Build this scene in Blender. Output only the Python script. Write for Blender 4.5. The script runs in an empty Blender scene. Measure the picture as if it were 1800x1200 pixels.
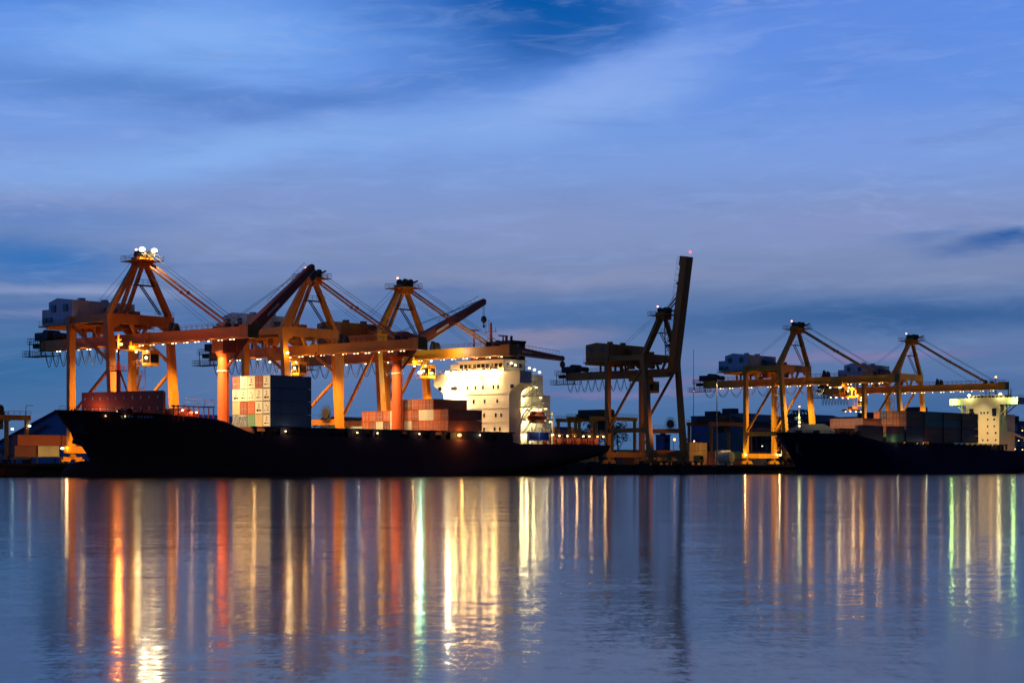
import bpy, bmesh, math, random
from mathutils import Vector
random.seed(7)
sc = bpy.context.scene
col = sc.collection
R = math.radians

# ---------------------------------------------------------------- camera
cam_data = bpy.data.cameras.new('camera')
cam = bpy.data.objects.new('camera', cam_data)
col.objects.link(cam)
cam.location = (0, 0, 1.8)
cam.rotation_euler = (R(90), 0, 0)
cam_data.sensor_width = 36
cam_data.lens = 66
cam_data.shift_y = 0.1239
cam_data.clip_start = 0.5
cam_data.clip_end = 12000
sc.camera = cam

# ---------------------------------------------------------------- exposure and renderer
sc.view_settings.view_transform = 'Standard'
sc.view_settings.look = 'None'
sc.view_settings.gamma = 1
sc.view_settings.exposure = 0
sc.render.engine = 'CYCLES'
sc.cycles.use_denoising = True
sc.cycles.max_bounces = 6
sc.cycles.diffuse_bounces = 2
sc.cycles.glossy_bounces = 3
sc.cycles.transmission_bounces = 2
sc.cycles.caustics_reflective = False
sc.cycles.caustics_refractive = False
sc.cycles.sample_clamp_indirect = 6
sc.cycles.use_light_tree = True


def lin(r, g, b):
    def f(c):
        c /= 255.0
        return c / 12.92 if c <= 0.04045 else ((c + 0.055) / 1.055) ** 2.4
    return (f(r), f(g), f(b), 1)


# ---------------------------------------------------------------- dusk sky
# a function of direction only: azimuth and elevation (radians, times 3300)
world = bpy.data.worlds.new('World')
sc.world = world
world.use_nodes = True
wt = world.node_tree
wt.nodes.clear()


class NG:
    def __init__(s, tree):
        s.t = tree

    def n(s, kind, **kw):
        nd = s.t.nodes.new(kind)
        for k, v in kw.items():
            setattr(nd, k, v)
        return nd

    def put(s, sock, val):
        if isinstance(val, (int, float, tuple, list)):
            sock.default_value = val
        else:
            s.t.links.new(val, sock)

    def math(s, op, a, b=None, c=None, clamp=False):
        nd = s.n('ShaderNodeMath', operation=op, use_clamp=clamp)
        s.put(nd.inputs[0], a)
        if b is not None:
            s.put(nd.inputs[1], b)
        if c is not None:
            s.put(nd.inputs[2], c)
        return nd.outputs[0]

    def mix(s, fac, a, b, mode='MIX'):
        nd = s.n('ShaderNodeMix', data_type='RGBA', blend_type=mode)
        s.put(nd.inputs[0], fac)
        s.put(nd.inputs[6], a)
        s.put(nd.inputs[7], b)
        return nd.outputs[2]

    def maprange(s, v, a, b, c, d, smooth=True):
        nd = s.n('ShaderNodeMapRange', interpolation_type='SMOOTHSTEP' if smooth else 'LINEAR')
        s.put(nd.inputs[0], v)
        for i, x in enumerate((a, b, c, d)):
            nd.inputs[i + 1].default_value = x
        return nd.outputs[0]

    def noise(s, vec, scale, detail=4, rough=0.55, dist=0.0):
        nd = s.n('ShaderNodeTexNoise')
        s.put(nd.inputs['Vector'], vec)
        nd.inputs['Scale'].default_value = scale
        nd.inputs['Detail'].default_value = detail
        nd.inputs['Roughness'].default_value = rough
        nd.inputs['Distortion'].default_value = dist
        return nd.outputs['Fac']

    def comb(s, x, y, z=0.0):
        nd = s.n('ShaderNodeCombineXYZ')
        s.put(nd.inputs[0], x)
        s.put(nd.inputs[1], y)
        s.put(nd.inputs[2], z)
        return nd.outputs[0]


g = NG(wt)
tc = g.n('ShaderNodeTexCoord')
sep = g.n('ShaderNodeSeparateXYZ')
wt.links.new(tc.outputs['Generated'], sep.inputs[0])
dx, dy, dz = sep.outputs
az = g.math('MULTIPLY', g.math('ARCTAN2', dx, dy), 3300.0)
el = g.math('MULTIPLY', g.math('ARCSINE', g.math('ABSOLUTE', dz)), 3300.0)
# warp
pn = g.comb(g.math('DIVIDE', az, 500.0), g.math('DIVIDE', el, 140.0))
w1 = g.math('SUBTRACT', g.noise(pn, 1.0, 5, 0.6, 0.6), 0.5)
w2 = g.math('SUBTRACT', g.noise(g.comb(g.math('DIVIDE', az, 420.0), g.math('DIVIDE', el, 120.0), 5.3), 1.0, 5, 0.6, 0.4), 0.5)
azw = g.math('ADD', az, g.math('MULTIPLY', w1, 300.0))
elw = g.math('ADD', el, g.math('MULTIPLY', w2, 85.0))
ramp = g.n('ShaderNodeValToRGB')
wt.links.new(g.math('DIVIDE', elw, 1000.0, clamp=True), ramp.inputs[0])
stops = [(0.0, (70, 104, 148)), (0.10, (78, 116, 166)), (0.20, (100, 126, 174)), (0.262, (80, 117, 172)),
         (0.33, (122, 141, 184)), (0.40, (132, 152, 200)), (0.47, (130, 156, 212)), (0.55, (126, 163, 230)),
         (0.65, (112, 156, 234)), (0.76, (92, 146, 236)), (0.86, (66, 122, 218)), (1.0, (40, 88, 176))]
cr = ramp.color_ramp
while len(cr.elements) > 1:
    cr.elements.remove(cr.elements[-1])
cr.elements[0].position = 0
cr.elements[0].color = lin(*stops[0][1])
for p, c in stops[1:]:
    e = cr.elements.new(p)
    e.color = lin(*c)
sky = ramp.outputs[0]


def blob(cur, px, py, rx, ry, ang, rgb, k, soft=0.0):
    a = R(ang)
    ddx = g.math('SUBTRACT', azw, float(px - 900))
    ddy = g.math('SUBTRACT', elw, float(823 - py))
    ca, sa = math.cos(a), math.sin(a)
    x = g.math('ADD', g.math('MULTIPLY', ddx, ca / rx), g.math('MULTIPLY', ddy, sa / rx))
    y = g.math('ADD', g.math('MULTIPLY', ddx, -sa / ry), g.math('MULTIPLY', ddy, ca / ry))
    d = g.math('SQRT', g.math('ADD', g.math('MULTIPLY', x, x), g.math('MULTIPLY', y, y)))
    return g.mix(g.maprange(d, 1.15, soft, 0.0, k), cur, lin(*rgb))


for b in [(1480, 60, 520, 230, 0, (102, 146, 232), .8), (330, 95, 480, 120, 6, (134, 182, 250), .9),
          (120, 20, 240, 60, 0, (78, 132, 214), .7), (920, 0, 380, 150, 0, (0, 88, 170), 1.0), (960, 60, 260, 110, 10, (4, 90, 174), .8),
          (190, 175, 440, 52, -3, (72, 120, 194), .6), (560, 190, 300, 50, 6, (84, 130, 206), .7), (760, 140, 170, 60, 0, (74, 126, 206), .6),
          (420, 280, 620, 58, 8, (140, 184, 246), .75), (1010, 205, 330, 50, 12, (150, 186, 246), .6),
          (1120, 140, 220, 60, 22, (150, 182, 246), .55), (1530, 280, 420, 80, 3, (128, 160, 232), .5),
          (60, 330, 200, 40, 4, (130, 172, 238), .5), (120, 400, 300, 30, 0, (96, 136, 204), .6),
          (70, 470, 330, 70, 0, (48, 116, 190), .9), (480, 480, 260, 34, 3, (112, 140, 196), .6), (900, 400, 620, 45, 2, (138, 156, 204), .5),
          (1000, 490, 520, 30, 0, (144, 155, 194), .6), (1560, 400, 400, 40, 2, (140, 152, 204), .5),
          (1780, 447, 190, 20, 2, (44, 96, 168), .95), (1640, 428, 110, 14, 3, (84, 122, 186), .6),
          (1560, 505, 380, 26, 2, (132, 148, 188), .7), (1560, 570, 520, 36, 1, (56, 98, 154), .95), (980, 548, 190, 20, 1, (84, 120, 178), .8),
          (760, 520, 130, 12, 0, (92, 122, 184), .6), (560, 560, 260, 26, 0, (92, 120, 174), .5), (960, 598, 150, 20, 2, (150, 142, 172), .75),
          (130, 520, 260, 12, -1, (150, 164, 206), .8), (120, 562, 200, 11, 0, (134, 146, 190), .6), (70, 650, 340, 90, 0, (48, 108, 162), .85),
          (1120, 688, 300, 12, 0, (126, 122, 168), .8), (1480, 636, 300, 15, 0, (130, 126, 172), .9), (1250, 668, 150, 12, 0, (122, 120, 168), .8),
          (1650, 720, 360, 60, 0, (60, 100, 154), .6)]:
    sky = blob(sky, *b)
# fine cirrus streaks
st = g.noise(g.comb(g.math('DIVIDE', g.math('ADD', az, g.math('MULTIPLY', el, 1.4)), 210.0),
                    g.math('DIVIDE', g.math('SUBTRACT', el, g.math('MULTIPLY', az, 0.10)), 34.0), 2.0), 1.0, 6, 0.62, 0.9)
sky = g.mix(g.math('MULTIPLY', g.maprange(st, 0.46, 0.76, 0.0, 0.22), g.maprange(el, 120.0, 500.0, 0.35, 1.0)), sky, lin(160, 186, 242))
st2 = g.noise(g.comb(g.math('DIVIDE', az, 330.0), g.math('DIVIDE', el, 46.0), 9.0), 1.0, 5, 0.6, 0.5)
sky = g.mix(g.maprange(st2, 0.50, 0.80, 0.0, 0.24), sky, lin(70, 110, 178))
# fine ripple clouds
st3 = g.noise(g.comb(g.math('DIVIDE', az, 60.0), g.math('DIVIDE', g.math('ADD', el, g.math('MULTIPLY', az, 0.16)), 13.0), 4.0), 1.0, 4, 0.6, 0.3)
mask = g.math('MULTIPLY', g.maprange(el, 250.0, 520.0, 0.0, 1.0), g.maprange(w1, 0.0, 0.2, 0.0, 1.0))
sky = g.mix(g.math('MULTIPLY', g.maprange(st3, 0.46, 0.70, 0.0, 0.34), mask), sky, lin(160, 180, 228))
# the afterglow is ahead, beyond the port; the sky behind the viewer is already dark
# to the left the clear sky is still a bright blue
left = g.math('MULTIPLY', g.maprange(dx, -0.32, -0.80, 0.0, 1.0), g.maprange(dy, -0.95, -0.1, 0.0, 1.0))
side = g.math('ADD', g.maprange(dy, -0.1, 0.92, 0.16, 1.0), g.math('MULTIPLY', left, 0.6))
sky = g.mix(g.math('MULTIPLY', left, 0.85), sky, lin(62, 128, 214))
dim = g.math('MULTIPLY', side, g.maprange(dz, 0.35, 0.8, 1.0, 0.35))
bg = g.n('ShaderNodeBackground')
wt.links.new(sky, bg.inputs[0])
wt.links.new(g.math('MULTIPLY', dim, 0.93), bg.inputs[1])
wo = g.n('ShaderNodeOutputWorld')
wt.links.new(bg.outputs[0], wo.inputs[0])

# ---------------------------------------------------------------- port frame
# u runs along the quay (towards the far right), v from the crane's waterside rail towards the water
HEAD = R(41)
SN, CS = math.sin(HEAD), math.cos(HEAD)
ROT = R(90) - HEAD
V0 = -342.0
QZ = 2.8


def W(u, v, z=0.0):
    return Vector((u * SN + (v + V0) * CS, u * CS - (v + V0) * SN, z))


# ---------------------------------------------------------------- materials
def mat(name, rgb, rough=0.6, metal=0.0, vary=0.25, scale=0.6, streak=True, wave=None, spec=0.4, dirt=(0.25, 0.2, 0.16)):
    m = bpy.data.materials.new(name)
    m.use_nodes = True
    t = m.node_tree
    q = NG(t)
    bs = t.nodes['Principled BSDF']
    c = q.n('ShaderNodeTexCoord')
    mp = q.n('ShaderNodeMapping')
    t.links.new(c.outputs['Object'], mp.inputs[0])
    mp.inputs['Scale'].default_value = (1, 1, 0.25 if streak else 1)
    nz = q.noise(mp.outputs[0], scale, 6, 0.65)
    base = (rgb[0], rgb[1], rgb[2], 1)
    dk = tuple(rgb[i] * dirt[i] / max(dirt) * 0.55 for i in range(3)) + (1,)
    t.links.new(q.mix(q.maprange(nz, 0.42, 0.75, 0.0, vary), base, dk), bs.inputs['Base Color'])
    bs.inputs['Roughness'].default_value = rough
    bs.inputs['Metallic'].default_value = metal
    bs.inputs['Specular IOR Level'].default_value = spec
    if wave:
        wv = q.n('ShaderNodeTexWave', wave_type='BANDS', bands_direction='X', wave_profile='SIN')
        wv.inputs['Scale'].default_value = wave
        t.links.new(c.outputs['Object'], wv.inputs['Vector'])
        bp = q.n('ShaderNodeBump')
        bp.inputs['Strength'].default_value = 0.8
        bp.inputs['Distance'].default_value = 0.04
        t.links.new(wv.outputs['Fac'], bp.inputs['Height'])
        t.links.new(bp.outputs[0], bs.inputs['Normal'])
    return m


def glow(name, rgb, strength):
    m = bpy.data.materials.new(name)
    m.use_nodes = True
    t = m.node_tree
    t.nodes.clear()
    e = t.nodes.new('ShaderNodeEmission')
    e.inputs[0].default_value = (*rgb, 1)
    e.inputs[1].default_value = strength
    o = t.nodes.new('ShaderNodeOutputMaterial')
    t.links.new(e.outputs[0], o.inputs[0])
    m.cycles.emission_sampling = 'NONE'
    return m


M = {}
M['crane'] = mat('crane_orange_paint', (0.66, 0.23, 0.008), 0.5, vary=0.45, scale=0.35)
M['crane_yellow'] = mat('crane_yellow_paint', (0.66, 0.31, 0.008), 0.5, vary=0.45, scale=0.35)
M['crane_brown'] = mat('crane_brown_paint', (0.5, 0.19, 0.03), 0.55, vary=0.4, scale=0.35)
M['steel_dark'] = mat('dark_steel', (0.035, 0.032, 0.03), 0.6)
M['rope'] = mat('black_cable', (0.06, 0.06, 0.06), 0.6, vary=0.0)
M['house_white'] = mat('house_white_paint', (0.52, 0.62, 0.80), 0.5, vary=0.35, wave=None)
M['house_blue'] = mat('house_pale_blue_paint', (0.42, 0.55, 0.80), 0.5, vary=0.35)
M['glass_dark'] = mat('dark_glass', (0.01, 0.012, 0.015), 0.1, vary=0.0, spec=0.6)
M['hull_black'] = mat('hull_black_paint', (0.2, 0.075, 0.07), 0.8, vary=0.5, scale=0.12, spec=0.06)
M['hull_navy'] = mat('hull_navy_paint', (0.02, 0.027, 0.085), 0.8, vary=0.5, scale=0.12, spec=0.05)
M['deck_red'] = mat('deck_red_oxide', (0.16, 0.04, 0.025), 0.8)
M['ship_dark'] = mat('deck_dark_steel', (0.05, 0.022, 0.016), 0.7)
M['red'] = mat('ship_red_paint', (0.56, 0.115, 0.035), 0.5, vary=0.35)
M['jib_red'] = mat('jib_dark_red_paint', (0.30, 0.07, 0.035), 0.5, vary=0.35)
M['white'] = mat('ship_white_paint', (0.78, 0.76, 0.70), 0.5, vary=0.22, scale=0.3)
M['cream'] = mat('ship_cream_paint', (0.66, 0.64, 0.50), 0.5, vary=0.2, scale=0.3)
M['white_mark'] = mat('white_lettering', (0.8, 0.8, 0.78), 0.5, vary=0.1)
M['funnel'] = mat('funnel_maroon', (0.16, 0.03, 0.03), 0.5)
M['lifeboat'] = mat('lifeboat_orange', (0.6, 0.13, 0.02), 0.4)
M['blue'] = mat('blue_tarpaulin', (0.03, 0.07, 0.33), 0.6)
M['shed_blue'] = mat('blue_sheet_metal', (0.03, 0.10, 0.36), 0.5, wave=1.2)
M['brick'] = mat('brown_wall', (0.22, 0.10, 0.06), 0.8, wave=1.5)
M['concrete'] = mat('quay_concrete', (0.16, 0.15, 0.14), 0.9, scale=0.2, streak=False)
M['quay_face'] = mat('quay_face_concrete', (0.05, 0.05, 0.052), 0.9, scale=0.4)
M['asphalt'] = mat('yard_asphalt', (0.05, 0.05, 0.05), 0.9, scale=0.1, streak=False)
M['rubber'] = mat('black_rubber', (0.012, 0.012, 0.012), 0.8)
M['bldg_blue'] = mat('building_blue_render', (0.06, 0.14, 0.36), 0.8)
M['bldg_grey'] = mat('building_grey_render', (0.13, 0.14, 0.17), 0.8)
M['bldg_dark'] = mat('building_dark_roofing', (0.05, 0.055, 0.07), 0.8)
M['leaf'] = mat('leaf_green', (0.035, 0.06, 0.03), 0.8, vary=0.6, streak=False)
M['bark'] = mat('bark_brown', (0.06, 0.045, 0.035), 0.9)
M['yellow'] = mat('yellow_machine_paint', (0.6, 0.38, 0.04), 0.5)
M['deck_grey'] = mat('deck_grey_green', (0.34, 0.35, 0.28), 0.7)
M['pale'] = mat('pale_canvas', (0.62, 0.60, 0.42), 0.8, vary=0.2)
for k, c in dict(rust=(0.34, 0.085, 0.04), orange=(0.55, 0.14, 0.05), brown=(0.2, 0.065, 0.04), white=(0.72, 0.70, 0.62),
                 cream=(0.62, 0.52, 0.30), green=(0.16, 0.36, 0.2), navy=(0.02, 0.03, 0.11), grey=(0.22, 0.24, 0.27),
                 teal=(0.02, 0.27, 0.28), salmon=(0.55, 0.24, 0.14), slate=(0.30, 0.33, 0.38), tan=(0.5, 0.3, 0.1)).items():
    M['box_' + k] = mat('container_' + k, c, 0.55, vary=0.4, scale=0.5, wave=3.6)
WARM = (1.0, 0.66, 0.26)
SODIUM = (1.0, 0.42, 0.09)
COOL = (0.75, 1.0, 0.88)
GREEN = (0.62, 1.0, 0.25)
M['g_warm'] = glow('lamp_warm_white', (1.0, 0.78, 0.36), 6)
M['g_white'] = glow('lamp_white', (1.0, 0.80, 0.40), 6)
M['g_sodium'] = glow('lamp_sodium', (1.0, 0.42, 0.09), 6)
M['g_cool'] = glow('lamp_cool_white', (0.75, 1.0, 0.85), 5)
M['g_green'] = glow('lamp_greenish', (0.7, 1.0, 0.30), 4)
M['g_amber'] = glow('lamp_amber', (1.0, 0.6, 0.2), 2.5)
M['g_flood'] = glow('lamp_bridge_flood', (1.0, 0.62, 0.22), 200)
M['g_flood'].cycles.emission_sampling = 'AUTO'
M['g_red'] = glow('lamp_red', (1.0, 0.05, 0.06), 6)
M['g_pink'] = glow('lamp_pink', (1.0, 0.4, 0.3), 5)


# ---------------------------------------------------------------- mesh builder, port axes (u, v, z)
class MB:
    def __init__(s):
        s.v, s.f, s.m = [], [], []

    def add(s, pts, faces, m=0):
        o = len(s.v)
        s.v += [tuple(p) for p in pts]
        for f in faces:
            s.f.append([o + i for i in f])
            s.m.append(m)
        return s

    def hexa(s, b, t, m=0):
        return s.add(list(b) + list(t), [(3, 2, 1, 0), (4, 5, 6, 7), (0, 1, 5, 4), (1, 2, 6, 5), (2, 3, 7, 6), (3, 0, 4, 7)], m)

    def box(s, u0, u1, v0, v1, z0, z1, m=0):
        return s.hexa([(u0, v0, z0), (u1, v0, z0), (u1, v1, z0), (u0, v1, z0)],
                      [(u0, v0, z1), (u1, v0, z1), (u1, v1, z1), (u0, v1, z1)], m)

    def beam(s, p, q, w, h=None, m=0, w2=None, h2=None):
        p, q = Vector(p), Vector(q)
        h = w if h is None else h
        w2 = w if w2 is None else w2
        h2 = h if h2 is None else h2
        d = (q - p).normalized()
        ref = Vector((0, 0, 1)) if abs(d.z) < 0.9 else Vector((0, 1, 0))
        a = d.cross(ref).normalized()
        b = a.cross(d).normalized()
        A = [p + a * (i * w / 2) + b * (j * h / 2) for i, j in ((-1, -1), (1, -1), (1, 1), (-1, 1))]
        B = [q + a * (i * w2 / 2) + b * (j * h2 / 2) for i, j in ((-1, -1), (1, -1), (1, 1), (-1, 1))]
        return s.hexa(A, B, m)

    def tube(s, p, q, r, r2=None, n=8, m=0):
        p, q = Vector(p), Vector(q)
        r2 = r if r2 is None else r2
        d = (q - p).normalized()
        ref = Vector((0, 0, 1)) if abs(d.z) < 0.9 else Vector((0, 1, 0))
        a = d.cross(ref).normalized()
        b = a.cross(d)
        A = [p + (a * math.cos(2 * math.pi * i / n) + b * math.sin(2 * math.pi * i / n)) * r for i in range(n)]
        B = [q + (a * math.cos(2 * math.pi * i / n) + b * math.sin(2 * math.pi * i / n)) * r2 for i in range(n)]
        fs = [(i, (i + 1) % n, n + (i + 1) % n, n + i) for i in range(n)] + [tuple(range(n))[::-1], tuple(range(n, 2 * n))]
        return s.add(A + B, fs, m)

    def path(s, pts, r, n=5, m=0):
        for a, b in zip(pts[:-1], pts[1:]):
            s.tube(a, b, r, None, n, m)
        return s

    def ball(s, c, r, n=8, k=5, m=0, sc=(1, 1, 1)):
        pts = [(c[0], c[1], c[2] - r * sc[2])]
        for j in range(1, k):
            t = -math.pi / 2 + math.pi * j / k
            for i in range(n):
                p = 2 * math.pi * i / n
                pts.append((c[0] + r * sc[0] * math.cos(t) * math.cos(p), c[1] + r * sc[1] * math.cos(t) * math.sin(p), c[2] + r * sc[2] * math.sin(t)))
        pts.append((c[0], c[1], c[2] + r * sc[2]))
        fs = [(0, 1 + (i + 1) % n, 1 + i) for i in range(n)]
        for j in range(k - 2):
            o = 1 + j * n
            fs += [(o + i, o + (i + 1) % n, o + n + (i + 1) % n, o + n + i) for i in range(n)]
        o = 1 + (k - 2) * n
        fs += [(o + i, o + (i + 1) % n, len(pts) - 1) for i in range(n)]
        return s.add(pts, fs, m)

    def extrude(s, poly, axis, a, b, m=0):
        """poly: outline in the two other axes, extruded along axis ('u' or 'v') from a to b"""
        P = (lambda x, y, w: (w, x, y)) if axis == 'u' else (lambda x, y, w: (x, w, y))
        n = len(poly)
        pts = [P(x, y, a) for x, y in poly] + [P(x, y, b) for x, y in poly]
        return s.add(pts, [tuple(range(n)), tuple(range(n, 2 * n))[::-1]] + [(i, n + i, n + (i + 1) % n, (i + 1) % n) for i in range(n)], m)

    def rail(s, pts, h=1.1, step=1.8, r=0.035, m=0):
        """hand rail with posts along a polyline of foot points"""
        for a, b in zip(pts[:-1], pts[1:]):
            a, b = Vector(a), Vector(b)
            n = max(1, int((b - a).length / step))
            up = Vector((0, 0, h))
            s.tube(a + up, b + up, r, None, 4, m)
            s.tube(a + up * .5, b + up * .5, r * .8, None, 4, m)
            for i in range(n + 1):
                p = a.lerp(b, i / n)
                s.tube(p, p + up, r, None, 4, m)
        return s

    def mesh(s, name, mats, smooth=False):
        me = bpy.data.meshes.new(name)
        me.from_pydata([(x, -y, z) for x, y, z in s.v], [], s.f)
        bm = bmesh.new()
        bm.from_mesh(me)
        bmesh.ops.recalc_face_normals(bm, faces=bm.faces)
        bm.to_mesh(me)
        bm.free()
        for mm in (mats if isinstance(mats, (list, tuple)) else [mats]):
            me.materials.append(mm)
        for p, i in zip(me.polygons, s.m):
            p.material_index = i
            p.use_smooth = smooth
        return me

    def build(s, name, mats, parent=None, smooth=False):
        o = bpy.data.objects.new(name, s.mesh(name, mats, smooth))
        col.objects.link(o)
        if parent:
            o.parent = parent
        return o


def tag(o, label, cat, group=None):
    o['label'] = label
    o['category'] = cat
    if group:
        o['group'] = group
    return o


def thing(name, label, cat, u, v, z, group=None, rot=0.0):
    o = bpy.data.objects.new(name, None)
    o.empty_display_size = 0.5
    col.objects.link(o)
    o.location = W(u, v, z)
    o.rotation_euler = (0, 0, ROT + rot)
    return tag(o, label, cat, group)


def solo(name, mb, mats, label, cat, u, v, z, group=None, smooth=False, rot=0.0):
    o = mb.build(name, mats, None, smooth)
    o.location = W(u, v, z)
    o.rotation_euler = (0, 0, ROT + rot)
    return tag(o, label, cat, group)


def structure(name, mb, mats):
    o = mb.build(name, mats)
    o.location = W(0, 0, 0)
    o.rotation_euler = (0, 0, ROT)
    o['kind'] = 'structure'
    return o


def lamp(parent, p, watts, rgb, r=0.25, aim=None, cone=120, blend=0.6):
    d = bpy.data.lights.new('lamp_light', 'SPOT' if aim else 'POINT')
    d.energy = watts
    d.color = rgb
    d.shadow_soft_size = r
    o = bpy.data.objects.new('lamp_light', d)
    col.objects.link(o)
    o.parent = parent
    o.location = (p[0], -p[1], p[2])
    if aim:
        d.spot_size = R(cone)
        d.spot_blend = blend
        v = Vector((aim[0] - p[0], -(aim[1] - p[1]), aim[2] - p[2]))
        o.rotation_euler = v.to_track_quat('-Z', 'Y').to_euler()
    return o


FL = {}


def flood(parent, p, kind='g_warm', r=0.22, name='floodlight', box=True):
    """a lamp housing with a glowing lens under it, one part each"""
    key = (kind, r, box)
    if key not in FL:
        b = MB()
        if box:
            b.box(-r * 1.1, r * 1.1, -r * 1.1, r * 1.1, 0.02, r * 0.9, 1)
        b.ball((0, 0, 0), r, 8, 5, 0, (1, 1, 0.75))
        FL[key] = b.mesh(name, [M[kind], M['steel_dark']])
    o = bpy.data.objects.new(name, FL[key])
    col.objects.link(o)
    o.parent = parent
    o.location = (p[0], -p[1], p[2])
    return o

# ---------------------------------------------------------------- water, quay and yard
def water_material():
    m = bpy.data.materials.new('harbour_water')
    m.use_nodes = True
    t = m.node_tree
    q = NG(t)
    bs = t.nodes['Principled BSDF']
    bs.inputs['Base Color'].default_value = (0.006, 0.012, 0.02, 1)
    bs.inputs['Roughness'].default_value = 0.105
    bs.inputs['IOR'].default_value = 1.33
    ge = q.n('ShaderNodeNewGeometry')
    sp = q.n('ShaderNodeSeparateXYZ')
    t.links.new(ge.outputs['Position'], sp.inputs[0])
    x, y = sp.outputs[0], sp.outputs[1]
    # wave slopes: short chop resolved near and far, each with its own slope along x and y
    sx = sy = None
    for kx, ky, ax, ay, seed in ((40.0, 12.0, .034, .030, 0.0), (14.0, 4.5, .030, .034, 4.0), (2.6, 5.5, .008, .034, 8.0), (5.0, 1.8, .012, .020, 11.0), (0.30, 1.2, .002, .026, 14.0), (0.05, 0.22, .001, .014, 18.0)):
        px = q.comb(q.math('MULTIPLY', q.math('ADD', x, q.math('MULTIPLY', y, .06)), kx), q.math('MULTIPLY', y, ky), seed)
        py = q.comb(q.math('MULTIPLY', q.math('ADD', x, q.math('MULTIPLY', y, .03)), kx), q.math('MULTIPLY', y, ky), seed + 2.3)
        nx = q.math('MULTIPLY', q.math('SUBTRACT', q.noise(px, 1.0, 2, 0.5), 0.5), ax)
        ny = q.math('MULTIPLY', q.math('SUBTRACT', q.noise(py, 1.0, 2, 0.5), 0.5), ay)
        sx = nx if sx is None else q.math('ADD', sx, nx)
        sy = ny if sy is None else q.math('ADD', sy, ny)
    nm = q.n('ShaderNodeVectorMath', operation='NORMALIZE')
    t.links.new(q.comb(sx, sy, 1.0), nm.inputs[0])
    t.links.new(nm.outputs[0], bs.inputs['Normal'])
    return m


M['water'] = water_material()
wb = MB().add([(-3000, 3000, 0), (4000, 3000, 0), (4000, 0.9, 0), (-3000, 0.9, 0)], [(0, 1, 2, 3)])
structure('water', wb, M['water'])
gb = MB().add([(-3000, 1.6, QZ), (6000, 1.6, QZ), (6000, -6000, QZ), (-3000, -6000, QZ)], [(0, 1, 2, 3)])
structure('ground', gb, M['asphalt'])
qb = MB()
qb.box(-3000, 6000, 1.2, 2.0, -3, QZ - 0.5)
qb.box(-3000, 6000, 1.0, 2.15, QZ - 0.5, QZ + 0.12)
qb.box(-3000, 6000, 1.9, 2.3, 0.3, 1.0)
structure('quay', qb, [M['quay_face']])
rb = MB()
for v in (0.0, -15.24):
    rb.box(-200, 1500, v - 0.07, v + 0.07, QZ + 0.004, QZ + 0.10)
structure('crane_rails', rb, M['steel_dark'])


# ---------------------------------------------------------------- ship-to-shore gantry cranes
def catenary(p, q, sag, n=8):
    out = []
    for i in range(n + 1):
        t = i / n
        out.append((p[0] + (q[0] - p[0]) * t, p[1] + (q[1] - p[1]) * t, p[2] + (q[2] - p[2]) * t - sag * (1 - (2 * t - 1) ** 2)))
    return out


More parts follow.
